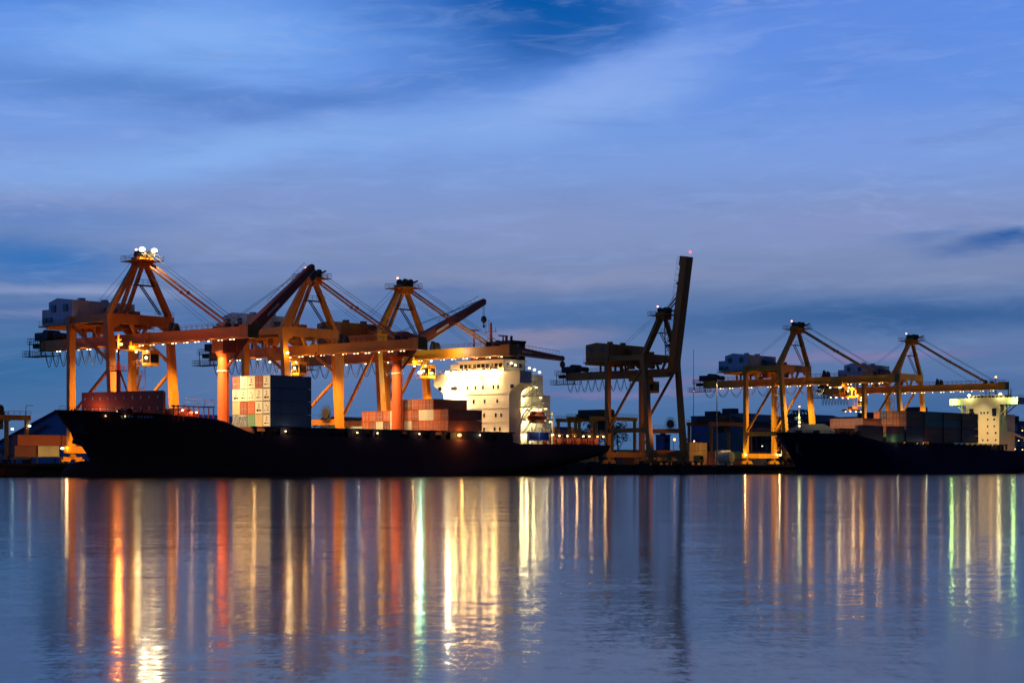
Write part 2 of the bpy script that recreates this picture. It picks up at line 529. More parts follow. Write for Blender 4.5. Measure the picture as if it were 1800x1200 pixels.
def gantry_crane(u0, label, braces='single', house='house_white', annex=True, trolley_v=-4.0, raised=False, lit=1.0,
                 paint='crane', apex_lamps=False, spreader_z=None, loops=(-38, -16), flood_from=-30, tail=True, lcol=WARM, cabside=1, lights=((-22, 2200), (-8, 5200), (5, 5600), (16, 4400), (28, 4200))):
    z0 = QZ
    P = M[paint]
    t = thing('gantry_crane', label, 'crane', u0 + 8.65, -7.0, z0, 'gantry cranes along the quay')

    def Q(u, v, z):
        return (u, v + 7.0, z - z0)

    def bx(b, ua, ub, va, vb, za, zb, m=0):
        b.box(ua, ub, va + 7.0, vb + 7.0, za - z0, zb - z0, m)

    K = 8.65
    # legs, beams
    for s in (-1, 1):
        MB().beam(Q(s * K, -15.24, 6.8), Q(s * K, -15.24, 36.2), 1.7, 1.15).build('leg', P, t)
        MB().beam(Q(s * K, 1.0, 6.8), Q(s * K * .985, -1.5, 36.2), 2.0, 1.5, w2=1.6, h2=1.15).build('leg', P, t)
        b = MB()
        bx(b, s * K - .5, s * K + .5, -14.6, 0.0, 12.75, 14.15)
        b.build('portal_beam', P, t)
        b = MB()
        b.rail([Q(s * K - .45, -14.4, 14.15), Q(s * K - .45, -0.4, 14.15)])
        b.build('railing', M['steel_dark'], t)
        b = MB()
        bx(b, s * K - .6, s * K + .6, -14.6, -2.1, 34.7, 36.35)
        b.build('tie_beam', P, t)
    for v in (-15.24, 1.0):
        b = MB()
        bx(b, -10.2, 10.2, v - .7, v + .7, 5.25, 6.85)
        b.build('sill_beam', P, t)
        for s in (-1, 1):
            b = MB()
            c = s * 8.4
            bx(b, c - .7, c + .7, v - .45, v + .45, 4.4, 5.25)
            b.beam(Q(c - 2.6, v, 4.15), Q(c + 2.6, v, 4.15), .7, .55)
            for k in (-1, 1):
                bx(b, c + k * 1.9 - 1.25, c + k * 1.9 + 1.25, v - .42, v + .42, 3.35, 3.85)
                for j in (-1, 1):
                    b.tube(Q(c + k * 1.9 + j * .7, v - .25, 3.28), Q(c + k * 1.9 + j * .7, v + .25, 3.28), .36, None, 12, 1)
            b.build('bogie', [P, M['steel_dark']], t)
    for v in (-1.5, -15.24):
        b = MB()
        b.extrude([(-9.45, 36.55 - z0), (9.45, 36.55 - z0), (9.45, 33.2 - z0), (7.6, 33.2 - z0), (5.6, 34.3 - z0), (-5.6, 34.3 - z0), (-7.6, 33.2 - z0), (-9.45, 33.2 - z0)],
                  'v', v + 7 - .75, v + 7 + .75)
        b.build('cross_beam', P, t)
    for s in (-1, 1):
        b = MB()
        if braces == 'knee':
            b.beam(Q(s * K, -14.8, 34.4), Q(s * K, -0.8, 25.6), .55, .6)
            b.beam(Q(s * K, -0.6, 24.4), Q(s * K, -14.8, 14.0), .55, .6)
        else:
            b.beam(Q(s * K, -1.4, 33.6), Q(s * K, -14.8, 14.3), .6, .65)
        b.build('brace', P, t)
    # girder, boom
    b = MB()
    bx(b, -1.35, 1.35, -38.0, 2.2, 30.0, 32.25)
    bx(b, -1.75, 1.75, -38.0, 2.2, 29.82, 30.02)
    for v in (-36, -28, -20, -10):
        bx(b, -1.45, 1.45, v - .1, v + .1, 29.9, 32.32)
    for v in (-1.5, -15.24):
        for s in (-1, 1):
            b.beam(Q(s * 1.0, v, 32.2), Q(s * 2.4, v, 34.4), .5, .7)
    b.build('girder', P, t)
    b = MB()
    b.rail([Q(-1.7, -37, 32.25), Q(-1.7, -16, 32.25)])
    b.rail([Q(1.7, -37, 32.25), Q(1.7, -16, 32.25)])
    b.build('railing', M['steel_dark'], t)
    ang = R(81.5) if raised else 0.0
    ca, sa = math.cos(ang), math.sin(ang)
    hv, hz = 2.6, 31.6

    def BQ(u, a, z):
        """point on the boom: a metres beyond the hinge, z above the hinge line"""
        return Q(u, hv + a * ca - z * sa, hz + a * sa + z * ca)

    b = MB()
    L = 34.6
    for ua, ub, aa, ab, za, zb in ((-1.3, 1.3, 0.2, L, -1.6, 0.62), (-1.7, 1.7, 0.2, L, -1.78, -1.58), (-1.5, 1.5, -.5, .9, -1.2, .8), (-1.55, 1.55, L - 2.6, L + .3, -1.9, 0.9)):
        b.hexa([BQ(ua, aa, za), BQ(ub, aa, za), BQ(ub, ab, za), BQ(ua, ab, za)], [BQ(ua, aa, zb), BQ(ub, aa, zb), BQ(ub, ab, zb), BQ(ua, ab, zb)])
    b.build('boom', P, t)
    b = MB()
    for s in (-1.65, 1.65):
        n = 18
        b.path([BQ(s, 1.5, 1.7), BQ(s, L, 1.7)], .04, 4)
        b.path([BQ(s, 1.5, 1.15), BQ(s, L, 1.15)], .03, 4)
        for i in range(n + 1):
            a = 1.5 + (L - 1.5) * i / n
            b.tube(BQ(s, a, .6), BQ(s, a, 1.7), .035, None, 4)
    b.build('railing', M['steel_dark'], t)
    for a, hh in ((7.5, 2.3), (9.0, 1.9), (26.5, 1.3), (29, .8)):
        b = MB()
        b.hexa([BQ(-.9, a - .5, .6), BQ(.9, a - .5, .6), BQ(.9, a + .5, .6), BQ(-.9, a + .5, .6)],
               [BQ(-.5, a - .15, .6 + hh), BQ(.5, a - .15, .6 + hh), BQ(.5, a + .45, .6 + hh * .8), BQ(-.5, a + .45, .6 + hh * .8)])
        b.build('boom_latch', M['steel_dark'], t)
    # pylon
    for s in (-1, 1):
        MB().beam(Q(s * 8.5, -1.5, 36.5), Q(s * 1.25, -.9, 48.4), 1.35, 1.15, w2=1.05, h2=1.0).build('pylon_leg', P, t)
    b = MB()
    for s in (-1, 1):
        b.beam(Q(s * .9, -9.2, 34.4), Q(s * .8, -1.3, 48.0), .7, .75)
    b.build('back_strut', P, t)
    b = MB()
    bx(b, -3.1, 3.1, -4.2, 3.4, 48.55, 48.75)
    bx(b, -1.9, 1.9, -2.0, 1.2, 47.3, 49.6)
    b.build('pylon_head', P, t)
    b = MB()
    b.rail([Q(-3.1, -4.2, 48.75), Q(3.1, -4.2, 48.75), Q(3.1, 3.4, 48.75), Q(-3.1, 3.4, 48.75), Q(-3.1, -4.2, 48.75)], 1.1, 1.5, .045)
    b.beam(Q(0, .5, 49.3), Q(0, 4.6, 50.3), .35, .35)
    b.beam(Q(0, -2.6, 49.6), Q(0, -2.6, 51.3), .12, .12)
    b.build('railing', M['steel_dark'], t)
    b = MB()
    for u, v in ((-1.0, -1.0), (1.0, -1.0), (-1.0, 1.1), (1.0, 1.1)):
        b.tube(Q(u - .3, v, 50.2), Q(u + .3, v, 50.2), .85, None, 14)
    b.build('sheave', M['steel_dark'], t)
    # mid platform and stairs on the pylon
    b = MB()
    bx(b, -1.0, 4.6, -2.6, -.6, 43.3, 43.45)
    b.rail([Q(-1, -.6, 43.45), Q(4.6, -.6, 43.45)], 1.1, 1.2, .05)
    for k in (-.35, .35):
        b.beam(Q(1.0, -2.2 + k, 43.3), Q(6.6, -2.2 + k, 37.0), .12, .25)
    for s in range(12):
        b.box(1.0 + s * .47, 1.3 + s * .47, 7 - 2.55, 7 - 1.85, 43.2 - s * .525 - z0, 43.25 - s * .525 - z0)
    b.build('stairs', M['steel_dark'], t)
    # stays
    if not raised:
        b = MB()
        for s in (-1, 1):
            mid = Q(s * 1.0, 14.6, 40.7)
            b.beam(Q(s * .9, .9, 48.6), mid, .34, .42)
            b.beam(mid, Q(s * 1.1, 29.5, 32.6), .34, .42)
            b.ball(mid, .45, 6, 4)
        b.build('forestay', P, t)
        b = MB()
        for s in (-.8, .8):
            b.tube(Q(s, 1.4, 50.5), Q(s, 32.5, 33.0), .055, None, 4)
            b.tube(Q(s, -1.4, 50.0), Q(s, -15.5, 40.6), .045, None, 4)
            b.tube(Q(s, 1.0, 46.4), Q(s, 24, 32.5), .035, None, 4)
        b.build('hoist_rope', M['rope'], t)
    else:
        b = MB()
        for s in (-.8, .8):
            b.beam(Q(s, .6, 49.6), BQ(s, 22.5, .8), .25, .3)
            b.tube(Q(s, 1.0, 50.6), BQ(s, 24, .8), .07, None, 4)
            b.tube(Q(s, 0.4, 48.6), BQ(s, 15, .8), .05, None, 4)
            b.tube(Q(s, -1.4, 50.0), Q(s, -15.5, 40.2), .045, None, 4)
            b.tube(BQ(s, 34, 1.2), BQ(s, 16, 1.0), .05, None, 4)
        b.build('forestay', M['steel_dark'], t)
        b = MB()   # lattice guide for the boom hoist
        for u in (-1.2, 1.2):
            b.beam(Q(u, 1.2, 36), Q(u, .9, 46), .22, .22)
        for i in range(8):
            b.beam(Q(-1.2, 1.1, 36 + i * 1.25), Q(1.2, 1.1, 37.25 + i * 1.25), .14, .14)
        b.build('ladder_frame', M['crane_brown'], t)
    # machinery house
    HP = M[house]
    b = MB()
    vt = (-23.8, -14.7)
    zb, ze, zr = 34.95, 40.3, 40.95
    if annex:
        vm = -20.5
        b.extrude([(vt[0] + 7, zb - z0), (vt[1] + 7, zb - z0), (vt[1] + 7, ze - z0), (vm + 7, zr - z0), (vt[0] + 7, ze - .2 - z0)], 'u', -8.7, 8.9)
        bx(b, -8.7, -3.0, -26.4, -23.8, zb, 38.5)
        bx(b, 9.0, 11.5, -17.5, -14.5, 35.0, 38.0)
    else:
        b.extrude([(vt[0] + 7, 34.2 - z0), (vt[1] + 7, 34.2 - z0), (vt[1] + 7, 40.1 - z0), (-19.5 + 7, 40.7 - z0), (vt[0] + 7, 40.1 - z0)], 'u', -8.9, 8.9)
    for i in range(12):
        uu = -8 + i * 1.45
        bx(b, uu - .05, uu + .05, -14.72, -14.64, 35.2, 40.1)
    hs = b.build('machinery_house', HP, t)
    b = MB()
    for v, za, zb_ in ((-21.8, 37.8, 39.4), (-17.2, 37.8, 39.4)) + (((-25.3, 35.5, 36.6), (-23.2, 35.5, 36.6)) if annex else ()):
        b = MB()
        bx(b, -8.95, -8.66, v - .72, v + .72, za, zb_)
        b.build('louvre', M['glass_dark'], hs)
    b = MB()
    bx(b, 0.5, 6.5, -14.6, -12.9, 36.6, 38.2)
    b.extrude([(-14.6 + 7, 38.2 - z0), (-12.9 + 7, 38.2 - z0), (-14.6 + 7, 38.9 - z0)], 'u', 0.2, 6.8)
    b.build('cable_duct', M['bldg_blue'] if annex else HP, hs)
    for u in (-3.5, 3.0):
        b = MB()
        bx(b, u - .7, u + .7, -19, -17.8, 40.4, 41.2)
        b.build('roof_vent', HP, hs)
    b = MB()
    bx(b, -9.6, 10.5, -26.6 if annex else -24.2, -12.6, 34.45, 34.75)
    for v in (-24, -20, -16):
        for u in (-1.2, 1.2):
            bx(b, u - .25, u + .25, v - .25, v + .25, 32.25, 34.45)
    for v in (-23.5, -14.4):
        bx(b, -9.4, 9.4, v - .2, v + .2, 33.9, 34.45)
    b.build('house_platform', P, t)
    b = MB()
    va = -26.5 if annex else -24.2
    b.rail([Q(-9.5, -12.7, 34.75), Q(-9.5, va, 34.75)])
    b.rail([Q(-9.5, -12.7, 34.75), Q(10.4, -12.7, 34.75), Q(10.4, -16, 34.75)])
    b.rail([Q(4.0, -.8, 36.55), Q(9.4, -.8, 36.55)])
    b.rail([Q(10.4, -12.7, 34.75), Q(9.2, -2.4, 36.4)])
    b.build('railing', M['steel_dark'], t)
    b = MB()
    for c in ((3.2, 5.0, -9.4, -7.6, 34.3, 38.0), (6.2, 7.6, -8.0, -6.6, 34.3, 36.6), (-5.4, -3.6, -10.4, -8.6, 32.3, 34.2)):
        b = MB()
        bx(b, *c)
        b.build('winch_cabinet', M['crane_brown'], t)
    b = MB()
    b.tube(Q(-.9, -5.0, 33.2), Q(.9, -5.0, 33.2), .8, None, 10)
    b.build('rope_drum', M['crane_brown'], t)
    b = MB()
    bx(b, -8.0, 8.0, -9.6, -6.4, 34.1, 34.3)
    b.build('walkway', M['crane_brown'], t)
    # rear end: reel machinery and platforms
    if tail:
        b = MB()
        bx(b, -1.6, 1.6, -39.6, -36.0, 32.3, 34.2)
        b.tube(Q(-1.9, -35.0, 33.6), Q(1.9, -35.0, 33.6), 1.2, None, 14)
        b.tube(Q(-1.5, -31.5, 33.2), Q(1.5, -31.5, 33.2), .8, None, 12)
        bx(b, -.8, .8, -41.5, -38, 30.6, 31.6)
        b.build('rear_winch', M['steel_dark'], t)
        b = MB()
        for z, va, vb in ((31.5, -42.2, -38), (28.6, -44.2, -35)):
            bx(b, -1.9, 1.9, va, vb, z, z + .12)
            b.rail([Q(-1.9, vb, z + .1), Q(-1.9, va, z + .1), Q(1.9, va, z + .1), Q(1.9, vb, z + .1)], 1.3, .8, .045)
        for v in (-41.5, -37.0):
            for u in (-1.7, 1.7):
                b.beam(Q(u, v, 28.6), Q(u, v, 32.2), .14, .14)
        b.build('rear_platform', M['steel_dark'], t)
    # festoon
    b = MB()
    n = 9
    va, vb = loops
    span = (vb - va) / n
    for i in range(n):
        a = va + i * span
        sag = 4.0 - 0.15 * abs(span)
        b.path(catenary(Q(1.9, a, 29.7), Q(1.9, a + span * .93, 29.7), sag), .09, 5)
        b.path(catenary(Q(1.6, a + .1, 29.7), Q(1.6, a + span * .9, 29.7), sag * .8), .06, 4)
    b.build('festoon_cable', M['rope'], t)
    # trolley, cab
    tv = trolley_v
    b = MB()
    bx(b, -3.0, 3.0, tv - 2.6, tv + 2.6, 28.75, 29.6)
    for s in (-1, 1):
        bx(b, s * 2.4 - .3, s * 2.4 + .3, tv - 2.6, tv + 2.6, 29.6, 30.5)
    b.rail([Q(-3, tv - 2.6, 29.6), Q(3, tv - 2.6, 29.6)], 1.0, 1.2)
    tr = b.build('trolley', M['crane_yellow'], t)
    b = MB()
    cu = 3.9 * cabside
    bx(b, cu - 1.3, cu + 1.3, tv + .3, tv + 3.1, 27.9, 28.75)
    bx(b, cu - 1.3, cu + 1.3, tv + .3, tv + 3.1, 25.2, 25.9)
    for u in (cu - 1.25, cu + 1.25):
        for v in (tv + .35, tv + 3.05):
            b.beam(Q(u, v, 25.8), Q(u, v, 28), .14, .14)
    bx(b, cu - 1.2, cu + 1.2, tv + .4, tv + 3.0, 25.9, 27.9, 1)
    b.rail([Q(cu - 2.4, tv - 1.5, 25.3), Q(cu - 2.4, tv + 3.4, 25.3)], 1.1, 1.0)
    b.beam(Q(cu - 2.4, tv + .5, 25.25), Q(cu + 1.3, tv + .5, 25.25), 1.6, .1)
    b.build('operator_cab', [M['crane_yellow'], M['glass_dark']], tr)
    if spreader_z:
        b = MB()
        sz = spreader_z
        bx(b, -6.0, 6.0, tv - .5, tv + .5, sz, sz + .5)
        for s in (-1, 1):
            bx(b, s * 6 - .25, s * 6 + .25, tv - 1.2, tv + 1.2, sz - .25, sz + .35)
        bx(b, -2.2, 2.2, tv - 1.0, tv + 1.0, sz + .5, sz + 1.5)
        for u in (-2, 2):
            for v in (-.9, .9):
                b.tube(Q(u, tv + v, sz + 1.4), Q(u * 1.05, tv + v, 28.8), .04, None, 4)
        b.build('spreader', M['crane_brown'], tr)
    # stair tower beside the far landside leg
    b = MB()
    for i in range(7):
        z = 8 + i * 3.9
        bx(b, 9.6, 11.4, -16.6, -14.0, z, z + .1)
        b.rail([Q(11.4, -16.6, z), Q(11.4, -14, z), Q(9.6, -14, z)], 1.1, 1.2, .05)
        b.beam(Q(10.5, -16.2, z + .1), Q(10.5, -14.4, z + 3.9), .5, .1)
    for u, v in ((11.4, -16.6), (11.4, -14.0)):
        b.beam(Q(u, v, 6.8), Q(u, v, 33), .12, .12)
    b.build('stair_tower', P, t)
    b = MB()
    b.tube(Q(K - .75, -3.4, 15.6), Q(K - 1.25, -3.4, 15.6), 1.3, None, 18)
    for i in range(22):
        a = 2 * math.pi * i / 22
        b.beam(Q(K - 1.0, -3.4 + 1.2 * math.cos(a), 15.6 + 1.2 * math.sin(a)), Q(K - 1.0, -3.4 + 2.3 * math.cos(a), 15.6 + 2.3 * math.sin(a)), .12, .12)
    b.build('cable_reel', M['steel_dark'], t)
    # lights
    rl = random.Random(int(u0))
    av = MB().ball(Q(0, -2.6, 51.5), .28, 8, 5)
    av.build('aviation_light', M['g_pink'], t)
    if lit > 0:
        v = flood_from
        i = 0
        while v < 35.5:
            if not (-16.5 < v < -14.2):
                for d in ((-.55, .55) if i % 4 != 2 else (0,)):
                    flood(t, Q(-1.55, v + d, 29.5), rl.choice(('g_warm', 'g_warm', 'g_white', 'g_amber')), rl.choice((.18, .22, .26)))
            v += 3.9
            i += 1
        for v, w in lights:
            lamp(t, Q(-1.6, v, 29.2), w * lit, lcol, .25, Q(-1.6, v, 5), 152, 1.0)
        for k in range(9):
            lamp(t, Q(-1.9, -20.5 + k * 6.6, 29.1), rl.choice((90, 150, 230)), (1.0, .50, .09), .22)
        lamp(t, Q(-1.0, 11.0, 28.8), 13000 * lit / 2, (1.0, .60, .20), .3, Q(-4, -4, 10), 74, .8)  # pair of added spots under the boom, aimed to brighten the lower legs
        lamp(t, Q(1.0, 11.0, 28.8), 13000 * lit / 2, (1.0, .60, .20), .3, Q(6, -4, 10), 74, .8)
        if lights[-1][0] > 20:
            lamp(t, Q(1.6, 20.0, 29.0), 12000 * lit / 2, (1.0, .62, .22), .3, Q(15, 17, 12), 84, .8)  # added spot on the boom, aimed aft to brighten the containers beyond
    if apex_lamps:
        for u in (-2.2, 1.2):
            flood(t, Q(u, 2.4, 51.0), 'g_white', .72, box=False)
            lamp(t, Q(u, 3.3, 51.0), 3600, (1.0, .78, .42), .15)
    return t, Q


c1, q1 = gantry_crane(257.5, 'orange gantry crane above the bow, with bright lamps at its peak', 'knee', 'house_white', True, -4.0,
                      apex_lamps=True, loops=(-40, -14), lit=3.6)
c2, q2 = gantry_crane(309.7, 'orange gantry crane with white machinery house behind the tall container stack', 'knee', 'house_white', True, -11.0,
                      loops=(-40, -14), lit=3.4, spreader_z=23.5)
c3, q3 = gantry_crane(342.2, 'orange gantry crane with brown machinery house reaching over the white bridge', 'single', 'crane_brown', False, 3.0,
                      loops=(-38, -2), flood_from=-28, lit=3.0, lights=((-22, 2200), (-8, 5600), (5, 5600), (16, 1500)))
c4, q4 = gantry_crane(456.0, 'unlit dark gantry crane with its boom raised steeply', 'single', 'crane_brown', False, -9.0, raised=True, lit=0,
                      paint='crane_brown', loops=(-40, -14))
c5, q5 = gantry_crane(531.7, 'yellow gantry crane with brightly lit wheels behind the navy ship bow', 'single', 'house_blue', True, 16.0,
                      loops=(-40, 10), lit=3.6, paint='crane_yellow', spreader_z=25.5)
c6, q6 = gantry_crane(609.5, 'yellow gantry crane farthest right, boom over the cream bridge', 'single', 'house_blue', True, -25.0,
                      loops=(-40, -28), lit=3.4, paint='crane_yellow', spreader_z=23.5)
# extra lamps the photograph shows on single cranes
flood(c2, q2(-8.65, .2, 30.0), 'g_white', .4, box=False)
lamp(c2, q2(-8.9, 1.2, 30.0), 500, WARM, .3)
flood(c3, q3(-2.65, 8.0, 26.4), 'g_cool', .55, box=False)
MB().beam(q3(-2.65, 8.0, 26.8), q3(-1.4, 8.0, 29.9), .16, .16).build('lamp_arm', M['steel_dark'], c3)
lamp(c3, q3(-3.1, 8.5, 26.3), 1900, (.32, 1.0, .60), .35)
flood(c3, q3(-1.6, 11.0, 29.3), 'g_cool', .3, box=False)
MB().ball(q4(0, 9.6, 67.3), .35, 8, 5).build('aviation_light', M['g_red'], c4)
for c, q in ((c1, q1), (c5, q5)):
    for u in (-10.6, 10.6):
        flood(c, q(u, -15.9 if c is c1 else -14.0, 6.4), 'g_white', .38, box=False)
        lamp(c, q(u, -14.2, 6.6), 900 if c is c5 else 300, (1.0, .66, .26), .3)
    lamp(c, q(0, -9.0, 12.0), 9000, (1.0, .58, .2), .3, q(0, -6.0, 3), 96, .8)
    flood(c, q(0, -14.4, 9.5), 'g_warm', .25)
for c, q in ((c5, q5), (c6, q6)):
    tv = 16.0 if c is c5 else -25.0
    for u, v in ((-2.6, -2), (2.6, 2), (-2.6, 2), (0, 0)):
        flood(c, q(u, tv + v, 28.5), 'g_white', .3, box=False)
    for u in (-5.5, -2, 2, 5.5):
        flood(c, q(u, tv, 25.2 if c is c5 else 23.2), 'g_warm', .26, box=False)
    lamp(c, q(0, tv, 27.6), 380, WARM, .3)
for c, q, tv in ((c1, q1, -4.0), (c2, q2, -11.0), (c3, q3, 3.0)):
    for u, v in ((-2.6, -2), (2.6, 2), (2.6, -2)):
        flood(c, q(u, tv + v, 28.5), 'g_warm', .28, box=False)
    lamp(c, q(1.5, tv, 27.2), 700, WARM, .3)

# ---------------------------------------------------------------- ships
def interp(tab, x):
    if x <= tab[0][0]:
        return tab[0][1]
    for (a, b), (c, d) in zip(tab[:-1], tab[1:]):
        if x <= c:
            return b + (d - b) * (x - a) / (c - a)
    return tab[-1][1]


def hull(bow, stern, hb, sheer, stem, aft, le=(34, 60), lr=(8, 46)):
    """stem / aft: tables of z -> u where the hull starts / ends; v is relative to the centreline"""
    b = MB()
    NS, NZ = 70, 12
    ztop = 14.0
    rows = {}
    for side in (-1, 1):
        idx = []
        for i in range(NS + 1):
            s = i / NS
            s = s * s * (3 - 2 * s) * .5 + s * .5
            zd = interp(sheer, interp(stem, 13) + s * (interp(aft, 8) - interp(stem, 13)))
            colm = []
            for j in range(NZ + 1):
                z = -1.5 + (zd + 1.5) * j / NZ
                ub, ue = interp(stem, z), interp(aft, z)
                u = ub + s * (ue - ub)
                f = max(0, min(1, z / 11.0))
                a = min(1, (u - ub) / (le[1] + (le[0] - le[1]) * f))
                a = max(0, a)
                fb = math.sin(math.pi / 2 * a) ** (.9 - .25 * f)
                c = min(1, (ue - u) / (lr[1] + (lr[0] - lr[1]) * min(1, z / 6.5) if z > 0 else lr[1]))
                c = max(0, c)
                tf = max(0, min(.86, z / 6.0 * .86))
                fr = tf + (1 - tf) * math.sin(math.pi / 2 * c) ** .8
                colm.append((u, side * hb * fb * fr, z))
            idx.append(colm)
        rows[side] = idx
        pts = [p for c in idx for p in c]
        n = NZ + 1
        b.add(pts, [(i * n + j, (i + 1) * n + j, (i + 1) * n + j + 1, i * n + j + 1) for i in range(NS) for j in range(NZ)])
    # deck and transom
    tp = [rows[-1][i][-1] for i in range(NS + 1)] + [rows[1][i][-1] for i in range(NS + 1)]
    tp = [(u, v * .985, z - .35) for u, v, z in tp]
    b.add(tp, [(i, i + 1, NS + 2 + i, NS + 1 + i) for i in range(NS)], 1)
    e0, e1 = rows[-1][NS], rows[1][NS]
    b.add(e0 + e1, [(j, j + 1, NZ + 2 + j, NZ + 1 + j) for j in range(NZ)])
    return b


S1U, S1V = 320.0, 18.0
ship = thing('container_ship', 'black hulled container ship with glowing white bridge and red deck cranes', 'ship', S1U, S1V, 0, 'container ships moored at the quay')


def A(u, v, z):
    return (u - S1U, v - S1V, z)


def abox(b, ua, ub, va, vb, za, zb, m=0):
    b.box(ua - S1U, ub - S1U, va - S1V, vb - S1V, za, zb, m)


sheer1 = [(229, 13.9), (246, 13.3), (258, 12.4), (261.5, 11.9), (264.5, 10.4), (268.5, 9.1), (352, 8.8), (357, 8.0), (399, 8.0)]
stem1 = [(-1.5, 238.5 - S1U), (3.2, 238.5 - S1U), (5.5, 237.0 - S1U), (8.1, 234.6 - S1U), (13.9, 229.6 - S1U)]
aft1 = [(-1.5, 376 - S1U), (0.4, 381 - S1U), (3.5, 391 - S1U), (6.0, 397 - S1U), (8.2, 398.5 - S1U)]
hb1 = 15.0
h1 = hull(229.6, 398.5, hb1, [(u - S1U, z) for u, z in sheer1], stem1, aft1)
h1.ball(A(238.0, 18, .6), 1.0, 14, 9, 0, (6.6, 2.4, 2.9))
h1.build('hull', [M['hull_black'], M['deck_red']], ship, True)
# bow details
b = MB()
b.beam(A(232.6, 22.0, 9.6), A(231.6, 23.2, 7.0), 1.4, .9)
b.beam(A(231.2, 22.0, 7.4), A(232.4, 24.6, 6.6), .9, .9)
b.beam(A(233.6, 21.5, 10.2), A(231.8, 22.6, 8.2), 2.2, 2.2)
b.build('anchor', M['steel_dark'], ship)
b = MB()
b.rail([A(230.5, 18, 13.6), A(236, 24, 13.4), A(244, 29.4, 13.1), A(250, 31.4, 12.9)], 1.0, 1.6, .04)
for u, v in ((247, 24), (250, 29), (243, 24)):
    b.tube(A(u, v - 1.2, 13.6), A(u, v + 1.2, 13.6), .8, None, 12)
    abox(b, u - 1, u + 1, v - 1.6, v - 1.2, 12.4, 14.2)
b.build('windlass', M['ship_dark'], ship)
b = MB()
for k in range(10):
    if k != 4:
        uu = 239.6 + k * .62
        vv = 18 + 15 * math.sin(math.pi / 2 * min(1, (uu - 229.9) / 34.5)) ** .66
        b.beam(A(uu, vv + .12, 12.5), A(uu + .36, vv + .3, 12.5), .06, .5 if k % 3 else .4)
b.build('name_lettering', M['white_mark'], ship)
# breakwater with two rows of lightening holes
b = MB()
bw0, bw1 = A(243.6, 8, 0), A(246.8, 30.3, 0)
b.beam(A(243.6, 8.0, 15.6), A(245.1, 18.2, 15.6), .3, 4.9)
b.beam(A(245.1, 18.2, 15.6), A(247.6, 30.6, 15.6), .3, 4.9)
for i in range(9):
    v = 8.5 + i * 2.7
    u = 243.6 + (v - 8) * .165
    abox(b, u + .15, u + 1.2, v - .06, v + .06, 13.1, 17.8)
bk = b.build('breakwater', M['red'], ship)
b = MB()
for z in (14.4, 16.7):
    for i in range(10):
        v = 9.0 + i * 2.25
        u = 243.55 + (v - 8) * (.147 if v < 18.2 else .0) + (1.5 + (v - 18.2) * .2 if v >= 18.2 else 0)
        b.ball(A(u - .12, v, z), .3, 8, 5, 0, (.25, .8, 1.2))
b.build('lightening_hole', M['house_white'], bk)
# foremast
b = MB()
b.tube(A(245.6, 18, 12.9), A(245.6, 18, 24), .55, .42, 10)
b.tube(A(245.6, 18, 24), A(245.6, 18, 30.2), .3, .16, 8)
abox(b, 244.4, 246.8, 16.3, 19.7, 22.4, 22.55)
b.rail([A(244.4, 16.3, 22.5), A(246.8, 16.3, 22.5), A(246.8, 19.7, 22.5), A(244.4, 19.7, 22.5), A(244.4, 16.3, 22.5)], 1.0, 1.0, .04)
abox(b, 244.9, 246.3, 17.2, 18.8, 27.0, 27.1)
b.beam(A(245.6, 18.4, 22.5), A(248.0, 20.8, 13.0), .28, .28)
b.beam(A(245.6, 17.6, 22.5), A(248.0, 15.2, 13.0), .28, .28)
b.beam(A(245.6, 17.0, 29.0), A(245.6, 19.0, 29.0), .1, .1)
b.beam(A(245.3, 18.7, 13), A(245.3, 18.7, 22.4), .1, .4)
fm = b.build('foremast', M['red'], ship)
flood(ship, A(245.9, 18.4, 28.1), 'g_sodium', .42, box=False)
flood(ship, A(246.0, 17.6, 26.2), 'g_sodium', .22, box=False)
lamp(ship, A(244.9, 18.8, 28.4), 3400, (1.0, .25, .04), .4)
lamp(ship, A(247, 18.9, 24.5), 15000, (1.0, .72, .30), .4, A(275, 26, 16.5), 46, .5)
for u, v, z in ((244.6, 18.9, 13.7), (251.5, 31.9, 14.0), (255, 32.2, 13.6), (237, 25, 12.6), (240, 27.6, 12.6)):
    flood(ship, A(u, v, z), 'g_warm', .24 if u > 242 else .13, box=False)
for u, v in ((242.0, 13.5), (243.5, 24.5)):
    lamp(ship, A(u, v, 14.0), 260, (1.0, .42, .2), .2)
# fore deck gear between breakwater and first hatch
b = MB()
for i in range(9):
    u = 249.5 + i * 1.35
    abox(b, u - .09, u + .09, 31.3, 31.5, 11.6, 15.2 - .08 * i)
abox(b, 249, 260.5, 31.2, 31.6, 14.7, 14.95)
b.rail([A(252.5, 31.4, 14.9), A(260.5, 31.4, 14.7)], 1.6, 2.6, .05)
for u in (251, 253.6, 257):
    b.tube(A(u, 27.5, 13.0), A(u, 29.5, 13.0), .9, None, 12)
    abox(b, u - .8, u + .8, 24, 27, 11.9, 14.6)
b.build('mooring_gear', M['red'], ship)
for u in (251.2, 255.4):
    lamp(ship, A(u, 30.6, 13.9), 70, (1.0, .45, .22), .2)
lamp(ship, A(256, 27, 15.8), 900, (1.0, .4, .18), .2, A(256, 29, 11), 120, .8)
